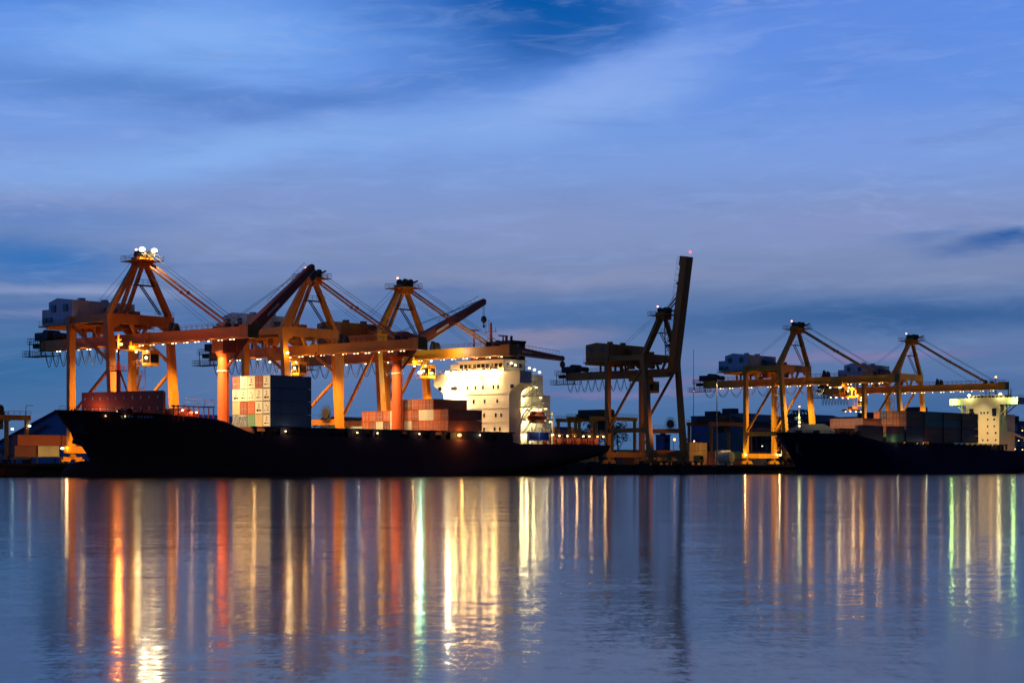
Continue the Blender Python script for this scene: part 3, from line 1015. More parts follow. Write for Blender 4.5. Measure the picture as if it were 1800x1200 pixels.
# cargo deck edge: coaming, stanchions, passage
b = MB()
abox(b, 272, 357, 29.0, 32.0, 8.4, 9.9)
for u in range(271, 357, 4):
    w = .8 if (u // 4) % 3 else 1.9
    abox(b, u - w / 2, u + w / 2, 32.0, 32.7, 8.6, 10.95)
abox(b, 270, 357, 32.05, 32.65, 10.55, 10.9)
for u0, u1 in ((281, 293), (308, 315), (333, 346), (350, 356)):
    abox(b, u0, u1, 32.1, 32.75, 8.6, 10.5)
for u in range(273, 357, 3):
    abox(b, u - .08, u + .08, 32.55, 32.7, 9.0, 10.0)
b.build('hatch_coaming', M['ship_dark'], ship)
b = MB()
for u0, u1 in ((274, 288), (289.5, 302), (303.5, 317), (318.5, 327), (331.5, 344.5), (345.5, 356)):
    abox(b, u0, u1, 3.6, 32.4, 9.9, 10.85)
b.build('hatch_cover', M['deck_red'], ship)
for u in (279.5, 301.5, 308, 322, 343.5):
    flood(ship, A(u, 32.95, 10.0), 'g_white', .2, box=False)
    lamp(ship, A(u, 33.5, 10.0), 22, (.8, .9, 1.0), .15)
flood(ship, A(335.9, 33.1, 9.9), 'g_sodium', .48, box=False)
lamp(ship, A(335.9, 33.9, 9.9), 320, (1.0, .5, .14), .3)
for u, v in ((273, 30), (276.8, 31), (296, 24), (325, 28), (347, 30)):
    lamp(ship, A(u, v, 11.6), 130, (1.0, .55, .2), .2)
# deck cranes
def deck_crane(u, v, ztop, heel, tip, hook, jibh, base_z=8.6):
    b = MB()
    b.tube(A(u, v, base_z), A(u, v, ztop), 1.32, 1.25, 24)
    b.tube(A(u, v, ztop - 3.2), A(u, v, ztop - 2.95), 1.5, None, 24, 1)
    b.tube(A(u, v, ztop), A(u, v, ztop + 1.0), 1.25, 1.9, 24)
    for k in range(0, int(ztop - base_z)):
        b.beam(A(u - .35, v + 1.45, base_z + k), A(u + .35, v + 1.45, base_z + k), .06, .06)
    for s in (-.35, .35):
        b.beam(A(u + s, v + 1.45, base_z), A(u + s, v + 1.45, ztop - 3), .07, .07)
    dcr = b.build('deck_crane', [M['red'], M['white']], ship)
    b = MB()
    z = ztop + 1.0
    b.extrude([(u - 1.9 - S1U, z), (u + 2.6 - S1U, z), (heel[0] - 1.2 - S1U, heel[2] - 1.2), (heel[0] - 1.2 - S1U, heel[2] + .9), (u + 1.5 - S1U, z + 6.3), (u - 1.4 - S1U, z + 6.0)], 'v', v - 1.9 - S1V, v + 1.9 - S1V)
    abox(b, u + 1.9, u + 3.4, v + .2, v + 2.6, z + .6, z + 2.9)
    b.rail([A(u - 1.9, v + 2.0, z), A(u + 3.5, v + 2.0, z)], 1, 1, .05)
    b.beam(A(heel[0] - .5, v + 1.5, heel[2] - .6), A(u + .3, v + 1.3, z - 3.0), .45, .45)
    b.build('crane_house', M['jib_red'], dcr)
    b = MB()
    hp, tp = Vector(A(*heel)), Vector(A(*tip))
    d = (tp - hp).normalized()
    n = Vector((-d.z, 0, d.x))
    b.beam(hp, tp, 2.0, jibh, w2=1.3, h2=jibh * .5)
    b.beam(hp - n * (jibh * .5 + .05), tp - n * (jibh * .25 + .05), 2.1, .12, 1, w2=1.4)  # white underside plate: lamplight on the jib put into its colour
    b.ball(tp, .8, 8, 5)
    pts0 = [hp.lerp(tp, .35 + .6 * i / 10) + n * (jibh * .45) for i in range(11)]
    b.path([p + n * .9 for p in pts0], .05, 4)
    for p in pts0:
        b.tube(p, p + n * .9, .04, None, 4)
    jb = b.build('jib', [M['jib_red'], M['white']], dcr)
    b = MB()
    x0 = hp.lerp(tp, .26)
    for i in range(7):
        p = hp.lerp(tp, .24 + i * .026)
        b.beam(p + Vector((0, 1.02, -.18)), p + d * .42 + Vector((0, 1.02, .1 + .1 * (i % 2))), .06, .45)
    b.build('lettering', M['white_mark'], jb)
    b = MB()
    hk = Vector(A(*hook))
    for s in (-.45, 0, .45):
        b.tube(tp + Vector((s, 0, -.3)), hk + Vector((s * .7, 0, .8)), .05, None, 4)
    b.ball(hk, .95, 10, 6, 0, (.95, .7, 1.0))
    b.tube(hk, hk - Vector((0, 0, 1.6)), .2, .14, 6)
    b.ball(hk - Vector((0, 0, 1.8)), .38, 6, 4)
    b.build('hook_block', M['rope'], dcr)
    b = MB()
    for s in (-.7, .7):
        b.tube(A(u + .4, v + s, ztop + 7.0), tp + Vector((-.4, s * .4, .5)), .05, None, 4)
    b.build('topping_wire', M['rope'], dcr)
    return dcr


deck_crane(274.4, 18, 26.6, (282.0, 18, 33.0), (301.2, 18, 48.9), (301.5, 18, 46.6), 2.7)
deck_crane(329.7, 18, 28.2, (337.0, 18, 33.4), (361.5, 18, 44.9), (361.6, 18, 40.3), 2.6)
deck_crane(366.0, 18, 27.6, (370.0, 18, 33.0), (393.4, 18, 31.6), (393.6, 18, 30.0), 2.2, 24.0)
lamp(ship, A(346, 20, 31.5), 1500, (1.0, .9, .6), .3)
# accommodation block
b = MB()
prof = [(6.7, 8.0), (29.3, 8.0), (29.3, 20.6), (29.8, 21.5), (32.9, 23.4), (32.9, 26.5), (3.1, 26.5), (3.1, 23.4), (6.2, 21.5), (6.7, 20.6)]
b.extrude([(v - S1V, z) for v, z in prof], 'u', 358.6 - S1U, 363.2 - S1U)
abox(b, 363.2, 374.0, 8.5, 27.5, 8.0, 26.0)
abox(b, 374.0, 380, 11, 25, 8.0, 21.0)
ss = b.build('superstructure', M['white'], ship)
b = MB()
abox(b, 359.8, 368, 10.7, 26.4, 26.52, 29.4)
abox(b, 359.2, 368.4, 10.2, 26.9, 29.4, 29.65)
abox(b, 360.5, 363.0, 7.2, 10.7, 26.52, 29.0)
wh = b.build('wheelhouse', M['white'], ship)
b = MB()
for i in range(10):
    v = 11.3 + i * 1.5
    abox(b, 359.72, 359.85, v, v + 1.1, 27.7, 28.7)
for i in range(4):
    abox(b, 361 + i * 1.6, 362.1 + i * 1.6, 26.35, 26.45, 27.7, 28.7)
b.build('bridge_window', M['glass_dark'], wh)
wins = {22.6: (5.3, 9.8, 10.9, 15.0, 17.8, 20.4, 24.0, 25.6, 30.3), 19.0: (10.0, 14.0, 17.2, 21.0, 25.3),
        15.4: (14.5, 17.3, 20.8, 24.8, 26.6), 11.8: (20.8, 24.4, 26.2), 8.9: (20.8, 26.2)}
wm = None
for zz, vs in wins.items():
    for v in vs:
        b = MB()
        wd = .55 if (zz > 22 and v in (9.8, 10.9, 5.3, 30.3)) else .27
        b.box(-.06, .05, -wd, wd, -.48, .48, 0)
        b.box(-.1, -.05, -wd - .08, wd + .08, .48, .56, 1)
        o = b.build('window', [M['glass_dark'], M['white']], ss)
        p = A(358.6, v, zz)
        o.location = (p[0], -p[1], p[2])
b = MB()
for z in (10.0, 13.6, 17.2, 20.8):
    abox(b, 358.52, 358.62, 6.7, 29.3, z, z + .07)
b.build('weld_seam', M['cream'], ss)
# open side decks, stepping aft
for z, ue in ((23.0, 366.8), (20.4, 368.6), (17.6, 370.6), (14.3, 372.4), (11.0, 373.4)):
    b = MB()
    abox(b, 363.2, ue, 27.5, 32.2, z - .22, z)
    abox(b, ue, ue + 2.0, 10, 27.6, z - .22, z)
    b.rail([A(363.4, 32.1, z), A(ue - .1, 32.1, z), A(ue - .1, 27.6, z)], 1.1, 1.2, .06)
    for u in (364.5, ue - .6):
        b.beam(A(u, 31.9, z - 3.2), A(u, 31.9, z - .2), .16, .16)
    b.beam(A(363.6, 29.8, z - 3.2), A(366.8, 29.8, z - .2), .8, .12)
    b.build('side_deck', M['deck_grey'], ship)
    for i, u in enumerate((364.2, 366.0) if z > 20 else (364.2, 366.4, 369.0)):
        flood(ship, A(u, 28.0, z - .7), 'g_white', .36, box=False)
        lamp(ship, A(u, 28.6, z - .9), 240, (1.0, .76, .36), .2)
    flood(ship, A(ue - .4, 31.7, z - .5), 'g_warm', .32, box=False)
    lamp(ship, A(ue - .5, 30.6, z - .8), 150, (1.0, .76, .36), .2)
for u, z in ((363.6, 27.3), (365.6, 27.0), (367.6, 26.4), (361.4, 28.6), (363, 28.2)):
    flood(ship, A(u, 31.8 if z < 28 else 27.6, z), 'g_warm', .36, box=False)
lamp(ship, A(365, 30.4, 26.2), 60, (1, .85, .45), .25)
# row of floodlights along the bridge front
for v, r in ((9.0, .5), (11.6, .5), (15.0, .52), (18.2, .5), (22.0, .48), (25.0, .62)):
    flood(ship, A(357.6, v, 26.9), 'g_flood', r, box=True)
    lamp(ship, A(356.9, v, 26.6), 15000 if v < 12 else (5200 if v < 20 else 3200), (1.0, .62, .24), .3, A(358.5, v, 14), 94, .9)
    lamp(ship, A(357.2, v, 27.6), 110, (1.0, .27, .045), .25)  # added orange light without a fitting, tints the wheelhouse
lamp(ship, A(352.0, 10.5, 25.0), 30000, (1.0, .72, .36), .3, A(358.6, 10.5, 16), 78, 1.0)  # added spot hung ahead of the bridge, washes out its left front
b = MB()
b.rail([A(358.3, 3.2, 26.5), A(358.3, 32.8, 26.5), A(363, 32.8, 26.5)], 1.0, 1.4, .05)
for v in (9.0, 11.6, 15.0, 18.2, 22.0, 25.0):
    b.beam(A(358.3, v, 26.5), A(357.9, v, 27.0), .12, .12)
b.build('railing', M['white'], ship)
# lower row at the house front
for v in (23.5, 27.8):
    flood(ship, A(358.2, v, 9.6), 'g_white', .34, box=False)
    lamp(ship, A(357.3, v, 9.4), 260, WARM, .2)
# funnel, mast, radars
b = MB()
b.extrude([(12.0 - S1V, 24.0), (17.0 - S1V, 24.0), (17.0 - S1V, 34.6), (17.5 - S1V, 35.6), (11.5 - S1V, 35.6), (12.0 - S1V, 34.6)], 'u', 373.2 - S1U, 379.2 - S1U)
for u in (374.5, 376.5):
    b.tube(A(u, 14.5, 35.5), A(u, 14.5, 37.0), .35, None, 8)
fn = b.build('funnel', M['funnel'], ship)
b = MB()
abox(b, 375.5, 376.7, 17.0, 17.06, 31.0, 35.0)
b.build('funnel_stripe', M['house_white'], fn)
b = MB()
abox(b, 361.5, 366.5, 13.5, 22.5, 29.6, 32.0)
b.tube(A(364.4, 18, 32.0), A(364.4, 18, 39.6), .5, .25, 8)
b.beam(A(364.4, 16, 37.3), A(364.4, 20, 37.3), .15, .15)
b.beam(A(364.4, 16.6, 35.4), A(364.4, 19.4, 35.4), .15, .15)
for v in (16.2, 17.3, 19.6):
    b.beam(A(364.4, v, 37), A(364.4, v, 40.6 - abs(v - 17.3)), .09, .09)
b.ball(A(366.2, 18.8, 34.2), 1.0, 10, 6)
b.tube(A(366.2, 18.8, 32), A(366.2, 18.8, 33.6), .4, None, 6)
for u, v, zt, w in ((358.9, 17, 37.4, 2.4), (368.6, 18.5, 36.4, 2.2)):
    b.tube(A(u, v, 29.6), A(u, v, zt), .28, .2, 6)
    b.beam(A(u - w * .8, v, zt), A(u + w * .8, v, zt), .35, .3)
b.rail([A(361.5, 22.5, 32), A(366.5, 22.5, 32)], 1, 1, .05)
b.build('radar_mast', M['red'], ship)
# stern mooring deck
b = MB()
abox(b, 372.5, 397, 30.6, 30.9, 10.6, 10.85)
abox(b, 372.5, 397, 5.2, 5.5, 10.6, 10.85)
for i in range(10):
    u = 373 + i * 2.6
    for v in (30.75, 5.35):
        abox(b, u - .12, u + .12, v - .12, v + .12, 7.8, 10.6)
b.rail([A(373, 30.75, 10.8), A(397, 30.75, 10.8)], .9, 2.0, .04)
b.rail([A(373, 31.2, 7.9), A(396.5, 31.2, 7.9)], 1.0, 2.0, .04)
b.build('stern_frame', M['ship_dark'], ship)
b = MB()
for i, u in enumerate((375.5, 379, 383, 387, 391, 394.5)):
    b.tube(A(u, 26.4, 9.0), A(u, 29.0, 9.0), .85, None, 12)
    abox(b, u - .4, u + .4, 25.8, 26.4, 7.9, 9.9)
    if i % 2 == 0:
        b.tube(A(u + 2, 28.5, 7.8), A(u + 2, 28.5, 12.2), .22, None, 6)
        b.ball(A(u + 2, 28.5, 12.2), .45, 8, 5)
b.build('mooring_winch', M['red'], ship)
for i, u in enumerate((374.5, 377.5, 380.8, 384, 387.5, 390, 393.5, 396)):
    flood(ship, A(u, 30.2, 10.3), 'g_warm' if i % 3 else 'g_sodium', .26, box=False)
for u in (377, 383, 389, 395):
    lamp(ship, A(u, 31.6, 10.3), 200, (1.0, .5, .16), .2)
b = MB()
b.tube(A(375.5, 29.5, 8), A(375.5, 29.5, 15.6), .25, None, 8)
b.ball(A(375.5, 29.5, 16), .5, 8, 5)
b.build('stern_light_post', M['white'], ship)
# lifeboat on its davits (the boat is its own thing)
b = MB()
for u in (361.9, 368.3):
    b.path([A(u, 29.5, 11.2), A(u, 31.2, 15.5), A(u, 32.6, 16.9), A(u, 33.2, 16.2)], .2, 6)
b.build('davit', M['white'], ship)
b = MB()
b.ball((0, 0, .1), 1.0, 16, 8, 0, (3.7, 1.35, 1.15))
b.box(-2.0, 2.0, -.75, .75, .6, 1.65)
b.box(-3.1, 3.1, -.1, .1, -1.3, -.8)
lb = solo('lifeboat', b, M['lifeboat'], 'orange lifeboat hung at the side of the white bridge', 'lifeboat', 365.2, 33.0, 14.6, None, True)
flood(ship, A(364.4, 33.6, 16.6), 'g_white', .34, box=False)
flood(ship, A(365.8, 33.6, 16.7), 'g_white', .34, box=False)
lamp(ship, A(365.0, 34.2, 17.4), 110, WARM, .2)
b = MB()
b.box(-3.9, -.1, -.2, .2, -1.0, .95)
b.box(.1, 3.9, -.2, .2, -1.0, .95)
gp = solo('tarpaulin_screen', b, M['blue'], 'blue tarpaulin screen on the deck below the lifeboat', 'tarpaulin', 366.4, 32.4, 10.1)
b = MB()
for u in (-4, 0, 4):
    b.box(u - .09, u + .09, -.3, .3, -2.0, 1.1)
b.box(-4.1, 4.1, -.3, .3, -1.25, -1.0)
b.box(-4.1, 4.1, -.3, .3, .95, 1.1)
b.build('frame', M['house_white'], gp)
lamp(ship, A(366.4, 34.2, 11.4), 60, (1, .95, .85), .2)

# ---------------------------------------------------------------- second ship
S2U, S2V = 580.0, 17.0
ship2 = thing('container_ship', 'navy hulled container ship with cream bridge at the right edge', 'ship', S2U, S2V, 0, 'container ships moored at the quay')


def B2(u, v, z):
    return (u - S2U, v - S2V, z)


def bbox(b, ua, ub, va, vb, za, zb, m=0):
    b.box(ua - S2U, ub - S2U, va - S2V, vb - S2V, za, zb, m)


sheer2 = [(503, 13.2), (520, 12.9), (530, 12.2), (538, 11.0), (548, 9.9), (612, 9.0), (634, 8.2), (690, 8.2)]
h2 = hull(503, 685, 13.5, [(u - S2U, z) for u, z in sheer2], [(-1.5, 513 - S2U), (0.2, 512.6 - S2U), (3, 511.5 - S2U), (13.2, 503.2 - S2U)],
          [(-1.5, 660 - S2U), (.4, 668 - S2U), (6, 685 - S2U), (8.2, 686 - S2U)])
h2.build('hull', [M['hull_navy'], M['deck_red']], ship2, True)
b = MB()
b.beam(B2(507.6, 20.4, 9.4), B2(507.0, 21.0, 6.6), .9, .9)
b.beam(B2(506.4, 20.2, 7.2), B2(507.8, 22.4, 6.2), .7, .7)
b.build('anchor', M['steel_dark'], ship2)
b = MB()
b.rail([B2(504, 17, 12.9), B2(511, 24, 12.7), B2(520, 29, 12.6), B2(530, 30.2, 12.0)], 1.0, 1.8, .05)
for u, v in ((509, 20), (513, 24), (525, 28), (522, 28.5), (529, 28.6)):
    b.tube(B2(u, v - .8, 13.3), B2(u, v + .8, 13.3), .7, None, 10)
b.build('windlass', M['ship_dark'], ship2)
b = MB()
b.extrude([(7.4 - S2V, 12.3), (26.4 - S2V, 12.3), (26.4 - S2V, 13.7), (22.2 - S2V, 16.1), (13.0 - S2V, 16.1), (7.4 - S2V, 13.3)], 'u', 520 - S2U, 520.5 - S2U)
for v in (10, 13, 17, 21, 24):
    b.beam(B2(520.5, v, 15.0), B2(522.5, v, 12.4), .2, .2)
b.build('breakwater', M['pale'], ship2)
b = MB()
b.tube(B2(514, 17, 12.6), B2(514, 17, 18), .42, .34, 8)
b.tube(B2(514, 17, 18), B2(514, 17, 21.8), .22, .12, 6)
bbox(b, 513.2, 514.8, 15.9, 18.1, 17.3, 17.45)
b.rail([B2(513.2, 18.1, 17.4), B2(513.2, 15.9, 17.4), B2(514.8, 15.9, 17.4)], .9, .7, .04)
b.build('foremast', M['cream'], ship2)
for z, k, r in ((21.6, 'g_pink', .3), (18.2, 'g_green', .24), (16.6, 'g_warm', .4), (15.4, 'g_warm', .3)):
    flood(ship2, B2(513.7, 17.3, z), k, r, box=False)
lamp(ship2, B2(513.2, 17.6, 18.4), 220, (1.0, .95, .4), .3)
lamp(ship2, B2(516, 19.5, 18.4), 7000, (1.0, .72, .36), .3, B2(535, 22, 17), 48, .5)
b = MB()
bbox(b, 548, 632, 26.5, 29.4, 8.4, 10.2)
for u in range(549, 634, 4):
    bbox(b, u - .35, u + .35, 29.5, 30.1, 8.6, 10.6)
bbox(b, 535, 634, 29.6, 30.0, 10.25, 10.55)
b.build('hatch_coaming', M['ship_dark'], ship2)
for u in (551, 554.5, 569, 573, 624):
    flood(ship2, B2(u, 29.0, 10.15), 'g_warm', .16, box=False)
for u in (552, 571, 624):
    lamp(ship2, B2(u, 31.2, 11.0), 60, (1, .9, .5), .2)
b = MB()
bbox(b, 640, 646.5, 10.2, 23.6, 7.8, 25.4)
bbox(b, 640, 645.5, 3.4, 31.0, 25.4, 27.9)
bbox(b, 641, 646, 10.6, 25.0, 27.9, 29.0)
for s in (-1, 1):
    e = 10.2 if s < 0 else 23.6
    b.beam(B2(641, e, 21.8), B2(641, e + s * 4.4, 25.4), .4, .4)
    b.beam(B2(645, e, 21.8), B2(645, e + s * 4.4, 25.4), .4, .4)
    bbox(b, 640.4, 640.9, min(e + s * 1.6, e + s * 2.2), max(e + s * 1.6, e + s * 2.2), 21.0, 25.4)
bbox(b, 646.5, 656, 11.5, 22, 7.8, 22)
s2s = b.build('superstructure', M['cream'], ship2)
for v, z in ((16.3, 22.4), (17.6, 22.4), (19.0, 22.4), (19.0, 19.9), (21.6, 19.9), (19.0, 17.4), (21.6, 17.4), (19.0, 14.9), (22.2, 14.9),
             (17.0, 12.3), (19.0, 12.3), (22.2, 12.3), (11.8, 22.4), (13.4, 22.4)):
    b = MB()
    b.box(-.07, .05, -.28, .28, -.34, .34, 0)
    b.box(-.1, -.05, -.34, .34, .34, .42, 1)
    o = b.build('window', [M['glass_dark'], M['cream']], s2s)
    p = B2(640, v, z)
    o.location = (p[0], -p[1], p[2])
for v in (12.4, 21.6):
    b = MB()
    pts = []
    for k in range(16):
        a = 2 * math.pi * k / 16
        pts.append((max(-.85, min(.85, 1.25 * math.cos(a))), max(-1.45, min(1.45, 1.9 * math.sin(a)))))
    b.extrude(pts, 'u', -.07, .05)
    o = b.build('window', M['glass_dark'], s2s)
    p = B2(640, v, 22.6)
    o.location = (p[0], -p[1], p[2])
b = MB()
for i in range(9):
    v = 11.2 + i * 1.5
    bbox(b, 640.9, 641.02, v, v + 1.1, 28.1, 28.75)
b.build('bridge_window', M['glass_dark'], s2s)
b = MB()
b.rail([B2(640.2, 3.5, 27.9), B2(640.2, 30.9, 27.9), B2(645.4, 30.9, 27.9)], .9, 1.6, .04)
b.tube(B2(643.5, 20.5, 29), B2(643.5, 20.5, 35.5), .3, .15, 6)
b.beam(B2(643.5, 19, 32.6), B2(643.5, 22.5, 32.6), .14, .14)
for v, z in ((16.5, 31), (18, 30.6), (25.5, 33), (26.5, 31.5)):
    b.tube(B2(643.5, v, 28), B2(643.5, v, z), .25, .12, 6)
b.build('radar_mast', M['steel_dark'], ship2)
for v, z, k, w, c in ((5.0, 26.6, 'g_green', 900, GREEN), (11.6, 29.0, 'g_white', 750, (1, .9, .38)), (24.2, 29.2, 'g_white', 750, (1, .86, .34)), (29.8, 26.8, 'g_green', 900, GREEN)):
    flood(ship2, B2(639.7, v, z), k, .6, box=False)
    lamp(ship2, B2(638.6, v, z), w, c, .4)
lamp(ship2, B2(634, 17, 29.5), 2100, (1, .88, .46), .4, B2(640, 17, 16), 80, .9)
flood(ship2, B2(643.5, 20.5, 35.7), 'g_sodium', .42, box=False)
for u, v, z in ((660, 26, 19.5), (656, 25, 16.0), (653, 25, 12.2), (648, 26, 9.0), (652, 27, 8.8), (656, 28, 9.0), (660, 28, 9.0), (664, 28, 9.2)):
    flood(ship2, B2(u, v, z), 'g_sodium', .24, box=False)
for u in (650, 659):
    lamp(ship2, B2(u, 30.6, 9.6), 300, (1.0, .5, .2), .2)
b = MB()
b.tube(B2(662, 24, 8), B2(662, 24, 13.0), .6, .5, 10)
b.beam(B2(662, 24, 12.6), B2(647.5, 24, 15.4), .5, .7)
b.beam(B2(662, 24, 12.6), B2(668, 24, 18.4), .4, .5)
bbox(b, 661, 663, 23, 25, 12, 13.6)
b.build('stores_crane', M['cream'], ship2)

# ---------------------------------------------------------------- containers
CM = {}
ORD = ('leftmost', 'second', 'third', 'fourth', 'fifth', 'sixth', 'seventh', 'eighth', 'ninth', 'tenth', 'eleventh', 'rightmost')


def container_mesh(color, L, h, w=2.42):
    k = (color, L, h, w)
    if k not in CM:
        b = MB()
        b.box(.06, L - .06, -w + .05, -.05, .12, h - .06)
        for u in (0, L - .18):
            for v in (-w, -.16):
                b.box(u, u + .18, v, v + .16, .02, h)
        for v in (-w, -.12):
            b.box(.18, L - .18, v, v + .12, h - .12, h - .005)
            b.box(.18, L - .18, v, v + .12, .03, .17)
        for u in (0, L - .14):
            b.box(u, u + .14, -w + .16, -.16, h - .14, h - .01)
            b.box(u, u + .14, -w + .16, -.16, .03, .16)
        CM[k] = b.mesh('container_body', M['box_' + color])
    return CM[k]


def end_mesh(kind, color, h, w=2.42):
    k = ('end', kind, color, h)
    if k not in CM:
        b = MB()
        if kind == 'door':
            for v0, v1 in ((-w + .17, -w / 2 - .015), (-w / 2 + .015, -.17)):
                b.box(-.0, .07, v0, v1, .17, h - .15)
            for v in (-w + .45, -w / 2 - .3, -w / 2 + .3, -.45):
                b.tube((-.05, v, .2), (-.05, v, h - .2), .03, None, 5, 1)
                b.box(-.09, -.0, v - .05, v + .3, h * .42, h * .42 + .06, 1)
            mats = [M['box_' + color], M['house_white']]
        else:
            r = random.Random(hash((kind, color)) % 99)
            b.box(0.0, .07, -w + .17, -.17, .17, h - .15)
            if kind == 'reefer_b':
                b.beam((-.03, -.5, h * .62), (-.03, -1.05, h * .34), .03, .09, 1)
                b.box(-.03, .01, -w + .45, -w + .75, h * .24, h * .31, 1)
                b.box(-.03, .01, -1.1, -.5, h * .25, h * .30, 1)
                b.tube((-.05, -w / 2 - .1, h * .66), (.02, -w / 2 - .1, h * .66), .17, None, 10, 2)
            else:
                lo, hi = (.24, .34) if kind == 'reefer' else (.20, .38)
                b.box(-.03, .01, -w + .45, -w + 1.15, h * lo, h * hi, 1)
                b.box(-.03, .01, -w + 1.28, -.5, h * (lo + .02), h * (hi - .03), 1)
                b.box(-.03, .01, -w / 2 - .38, -w / 2 - .26, h * .46, h * .56, 1)
                b.box(-.03, .01, -w / 2 - .08, -w / 2 + .18, h * .44, h * .60, 2)
                b.tube((-.05, -w / 2, h * .72), (.02, -w / 2, h * .72), .2, None, 12, 2)
            b.box(-.03, .01, -w + .3, -.3, .04, .1, 1)
            mats = [M['box_' + color], M['steel_dark'], M['box_grey']]
        CM[k] = b.mesh('door' if kind == 'door' else 'reefer_unit', mats)
    return CM[k]


def container(color, u, v, z, label, group, end=None, L=12.19, h=2.59, body=None):
    """(u, v): front right corner, seen from the bow side"""
    if end is None:
        o = bpy.data.objects.new('shipping_container', container_mesh(color, L, h))
        col.objects.link(o)
        o.location = W(u, v, z)
        o.rotation_euler = (0, 0, ROT)
        return tag(o, label, 'container', group)
    t = thing('shipping_container', label, 'container', u, v, z, group)
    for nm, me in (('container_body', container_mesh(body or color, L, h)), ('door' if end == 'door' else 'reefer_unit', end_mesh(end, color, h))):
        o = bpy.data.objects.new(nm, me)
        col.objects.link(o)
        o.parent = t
    return t


CN = dict(rust='rust red', orange='orange red', brown='dark brown', white='white', cream='cream', green='pale green', navy='navy blue', grey='grey',
          teal='teal green', salmon='salmon orange', tan='tan yellow')
TN = {0: 'bottom', 1: 'second', 2: 'third', 3: 'top'}
# the tall stack on the fore deck
grid = [['grey', 'grey', 'green', 'cream', 'white'], ['cream', 'rust', 'orange', 'white', 'white'],
        ['white', 'white', 'white', 'white', 'white'], ['rust', 'white', 'white', 'rust', 'white']]
for tr_ in range(4):
    for c_ in range(5):
        k = grid[tr_][c_]
        e = 'door' if k != 'white' else ('reefer_b' if (tr_, c_) in ((3, 1), (2, 2), (1, 4)) else ('reefer_c' if (tr_, c_) in ((1, 3), (2, 4), (2, 0)) else 'reefer'))
        kind = 'refrigerated' if k == 'white' else ''
        lab = ('%s %s container, %s tier, %s from left, in the tall four-tier stack' % (CN[k], kind, TN[tr_], ('first', 'second', 'third', 'fourth', 'fifth')[c_])).replace('  ', ' ')
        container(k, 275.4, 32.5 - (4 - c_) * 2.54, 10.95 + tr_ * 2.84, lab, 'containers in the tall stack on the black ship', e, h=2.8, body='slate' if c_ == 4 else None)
b = MB()
for v0, v1 in ((19.9, 21.0), (21.0, 22.3), (22.5, 23.7)):
    b.beam((-.25, v0 - 26, .1), (-.25, v1 - 26, 2.6), .07, .07)
b.beam((-.25, 24.9 - 26, .1), (-.25, 23.7 - 26, 2.6), .07, .07)
b.beam((-.25, 22.5 - 26, 2.5), (-.25, 24.7 - 26, 2.5), .09, .18)
solo('lashing_rod', b, M['house_white'], 'pale lashing rods crossed over the grey containers of the tall stack', 'lashing rods', 275.3, 26, 11.0)
# the wide stack before the bridge
t1 = ['orange', 'rust', 'white', 'brown', 'white', 'rust', 'white', 'rust', 'orange', 'orange', 'orange', 'orange']
t2 = ['orange', 'orange', 'rust', 'orange', 'white', 'rust', 'orange', 'rust', 'white', 'white', 'orange', 'rust']
t3 = {4: 'rust', 5: 'rust', 6: 'brown', 7: 'rust', 8: 'rust', 9: 'rust'}
for c_ in range(12):
    for tr_, k in ((0, t1[c_]), (1, t2[c_]), (2, t3.get(c_))):
        if k:
            lab = '%s container, %s tier, %s of twelve columns in the wide stack before the bridge' % (CN[k], ('bottom', 'middle', 'top')[tr_], ORD[c_])
            container(k, 332.0, 33.0 - (11 - c_) * 2.475, 10.9 + tr_ * 2.62, lab, 'containers in the wide stack on the black ship', 'door')
# ship two
for c_ in range(5):
    container('salmon', 536.6, 27 - (4 - c_) * 2.5, 15.6, 'salmon orange container, %s of five in the lit top row on the navy ship' % ORD[c_], 'containers on the navy ship', 'door')
    if c_ < 4:
        container('salmon', 535.6, 27 - (4 - c_) * 2.5, 13.0, 'salmon orange container under the lit top row, %s of four, on the navy ship' % ORD[c_], 'containers on the navy ship', 'door')
container('brown', 531.4, 29.5, 13.2, 'dark brown container, upper one at the navy ship\'s foremost outer corner', 'containers on the navy ship', 'door', L=14.0)
container('brown', 531.4, 29.5, 10.6, 'dark brown container, lower one at the navy ship\'s foremost outer corner', 'containers on the navy ship', 'door', L=14.0)
container('brown', 522.6, 26.5, 12.4, 'low brown container beside the pale breakwater on the navy ship', 'containers on the navy ship', L=10.0, h=2.3)
container('rust', 547.2, 29.5, 13.2, 'rust red container above the single green one on the navy ship', 'containers on the navy ship', 'door')
container('green', 547.2, 29.5, 10.6, 'green container under a rust red one low on the navy ship', 'containers on the navy ship', 'door')
side = {0: ['navy', 'navy', 'brown', 'brown'], 1: ['brown', 'rust', 'teal', 'teal'], 2: ['brown', 'brown', 'teal', 'brown'], 3: ['brown', 'navy', 'brown', 'brown']}
BN = ('first', 'second', 'third', 'last')
for bay in range(4):
    u = 560.6 + bay * 13.05
    for tr_ in range(4):
        k = side[bay][tr_]
        container(k, u, 29.5, 10.7 + tr_ * 2.62, '%s container, %s tier, %s four-tier bay counted from the navy ship\'s bow' % (CN[k], TN[tr_], BN[bay]), 'containers on the navy ship', 'door' if bay == 0 else None)
for c_ in range(4):
    for tr_ in (2, 3):
        k = ('brown', 'navy', 'rust', 'brown')[(c_ + tr_) % 4]
        container(k, 560.6, 29.5 - (c_ + 1) * 2.5, 10.7 + tr_ * 2.62, '%s container, %s tier, number %s inward in the front of the dark tall stack' % (CN[k], TN[tr_], ('one', 'two', 'three', 'four')[c_]), 'containers on the navy ship', 'door')
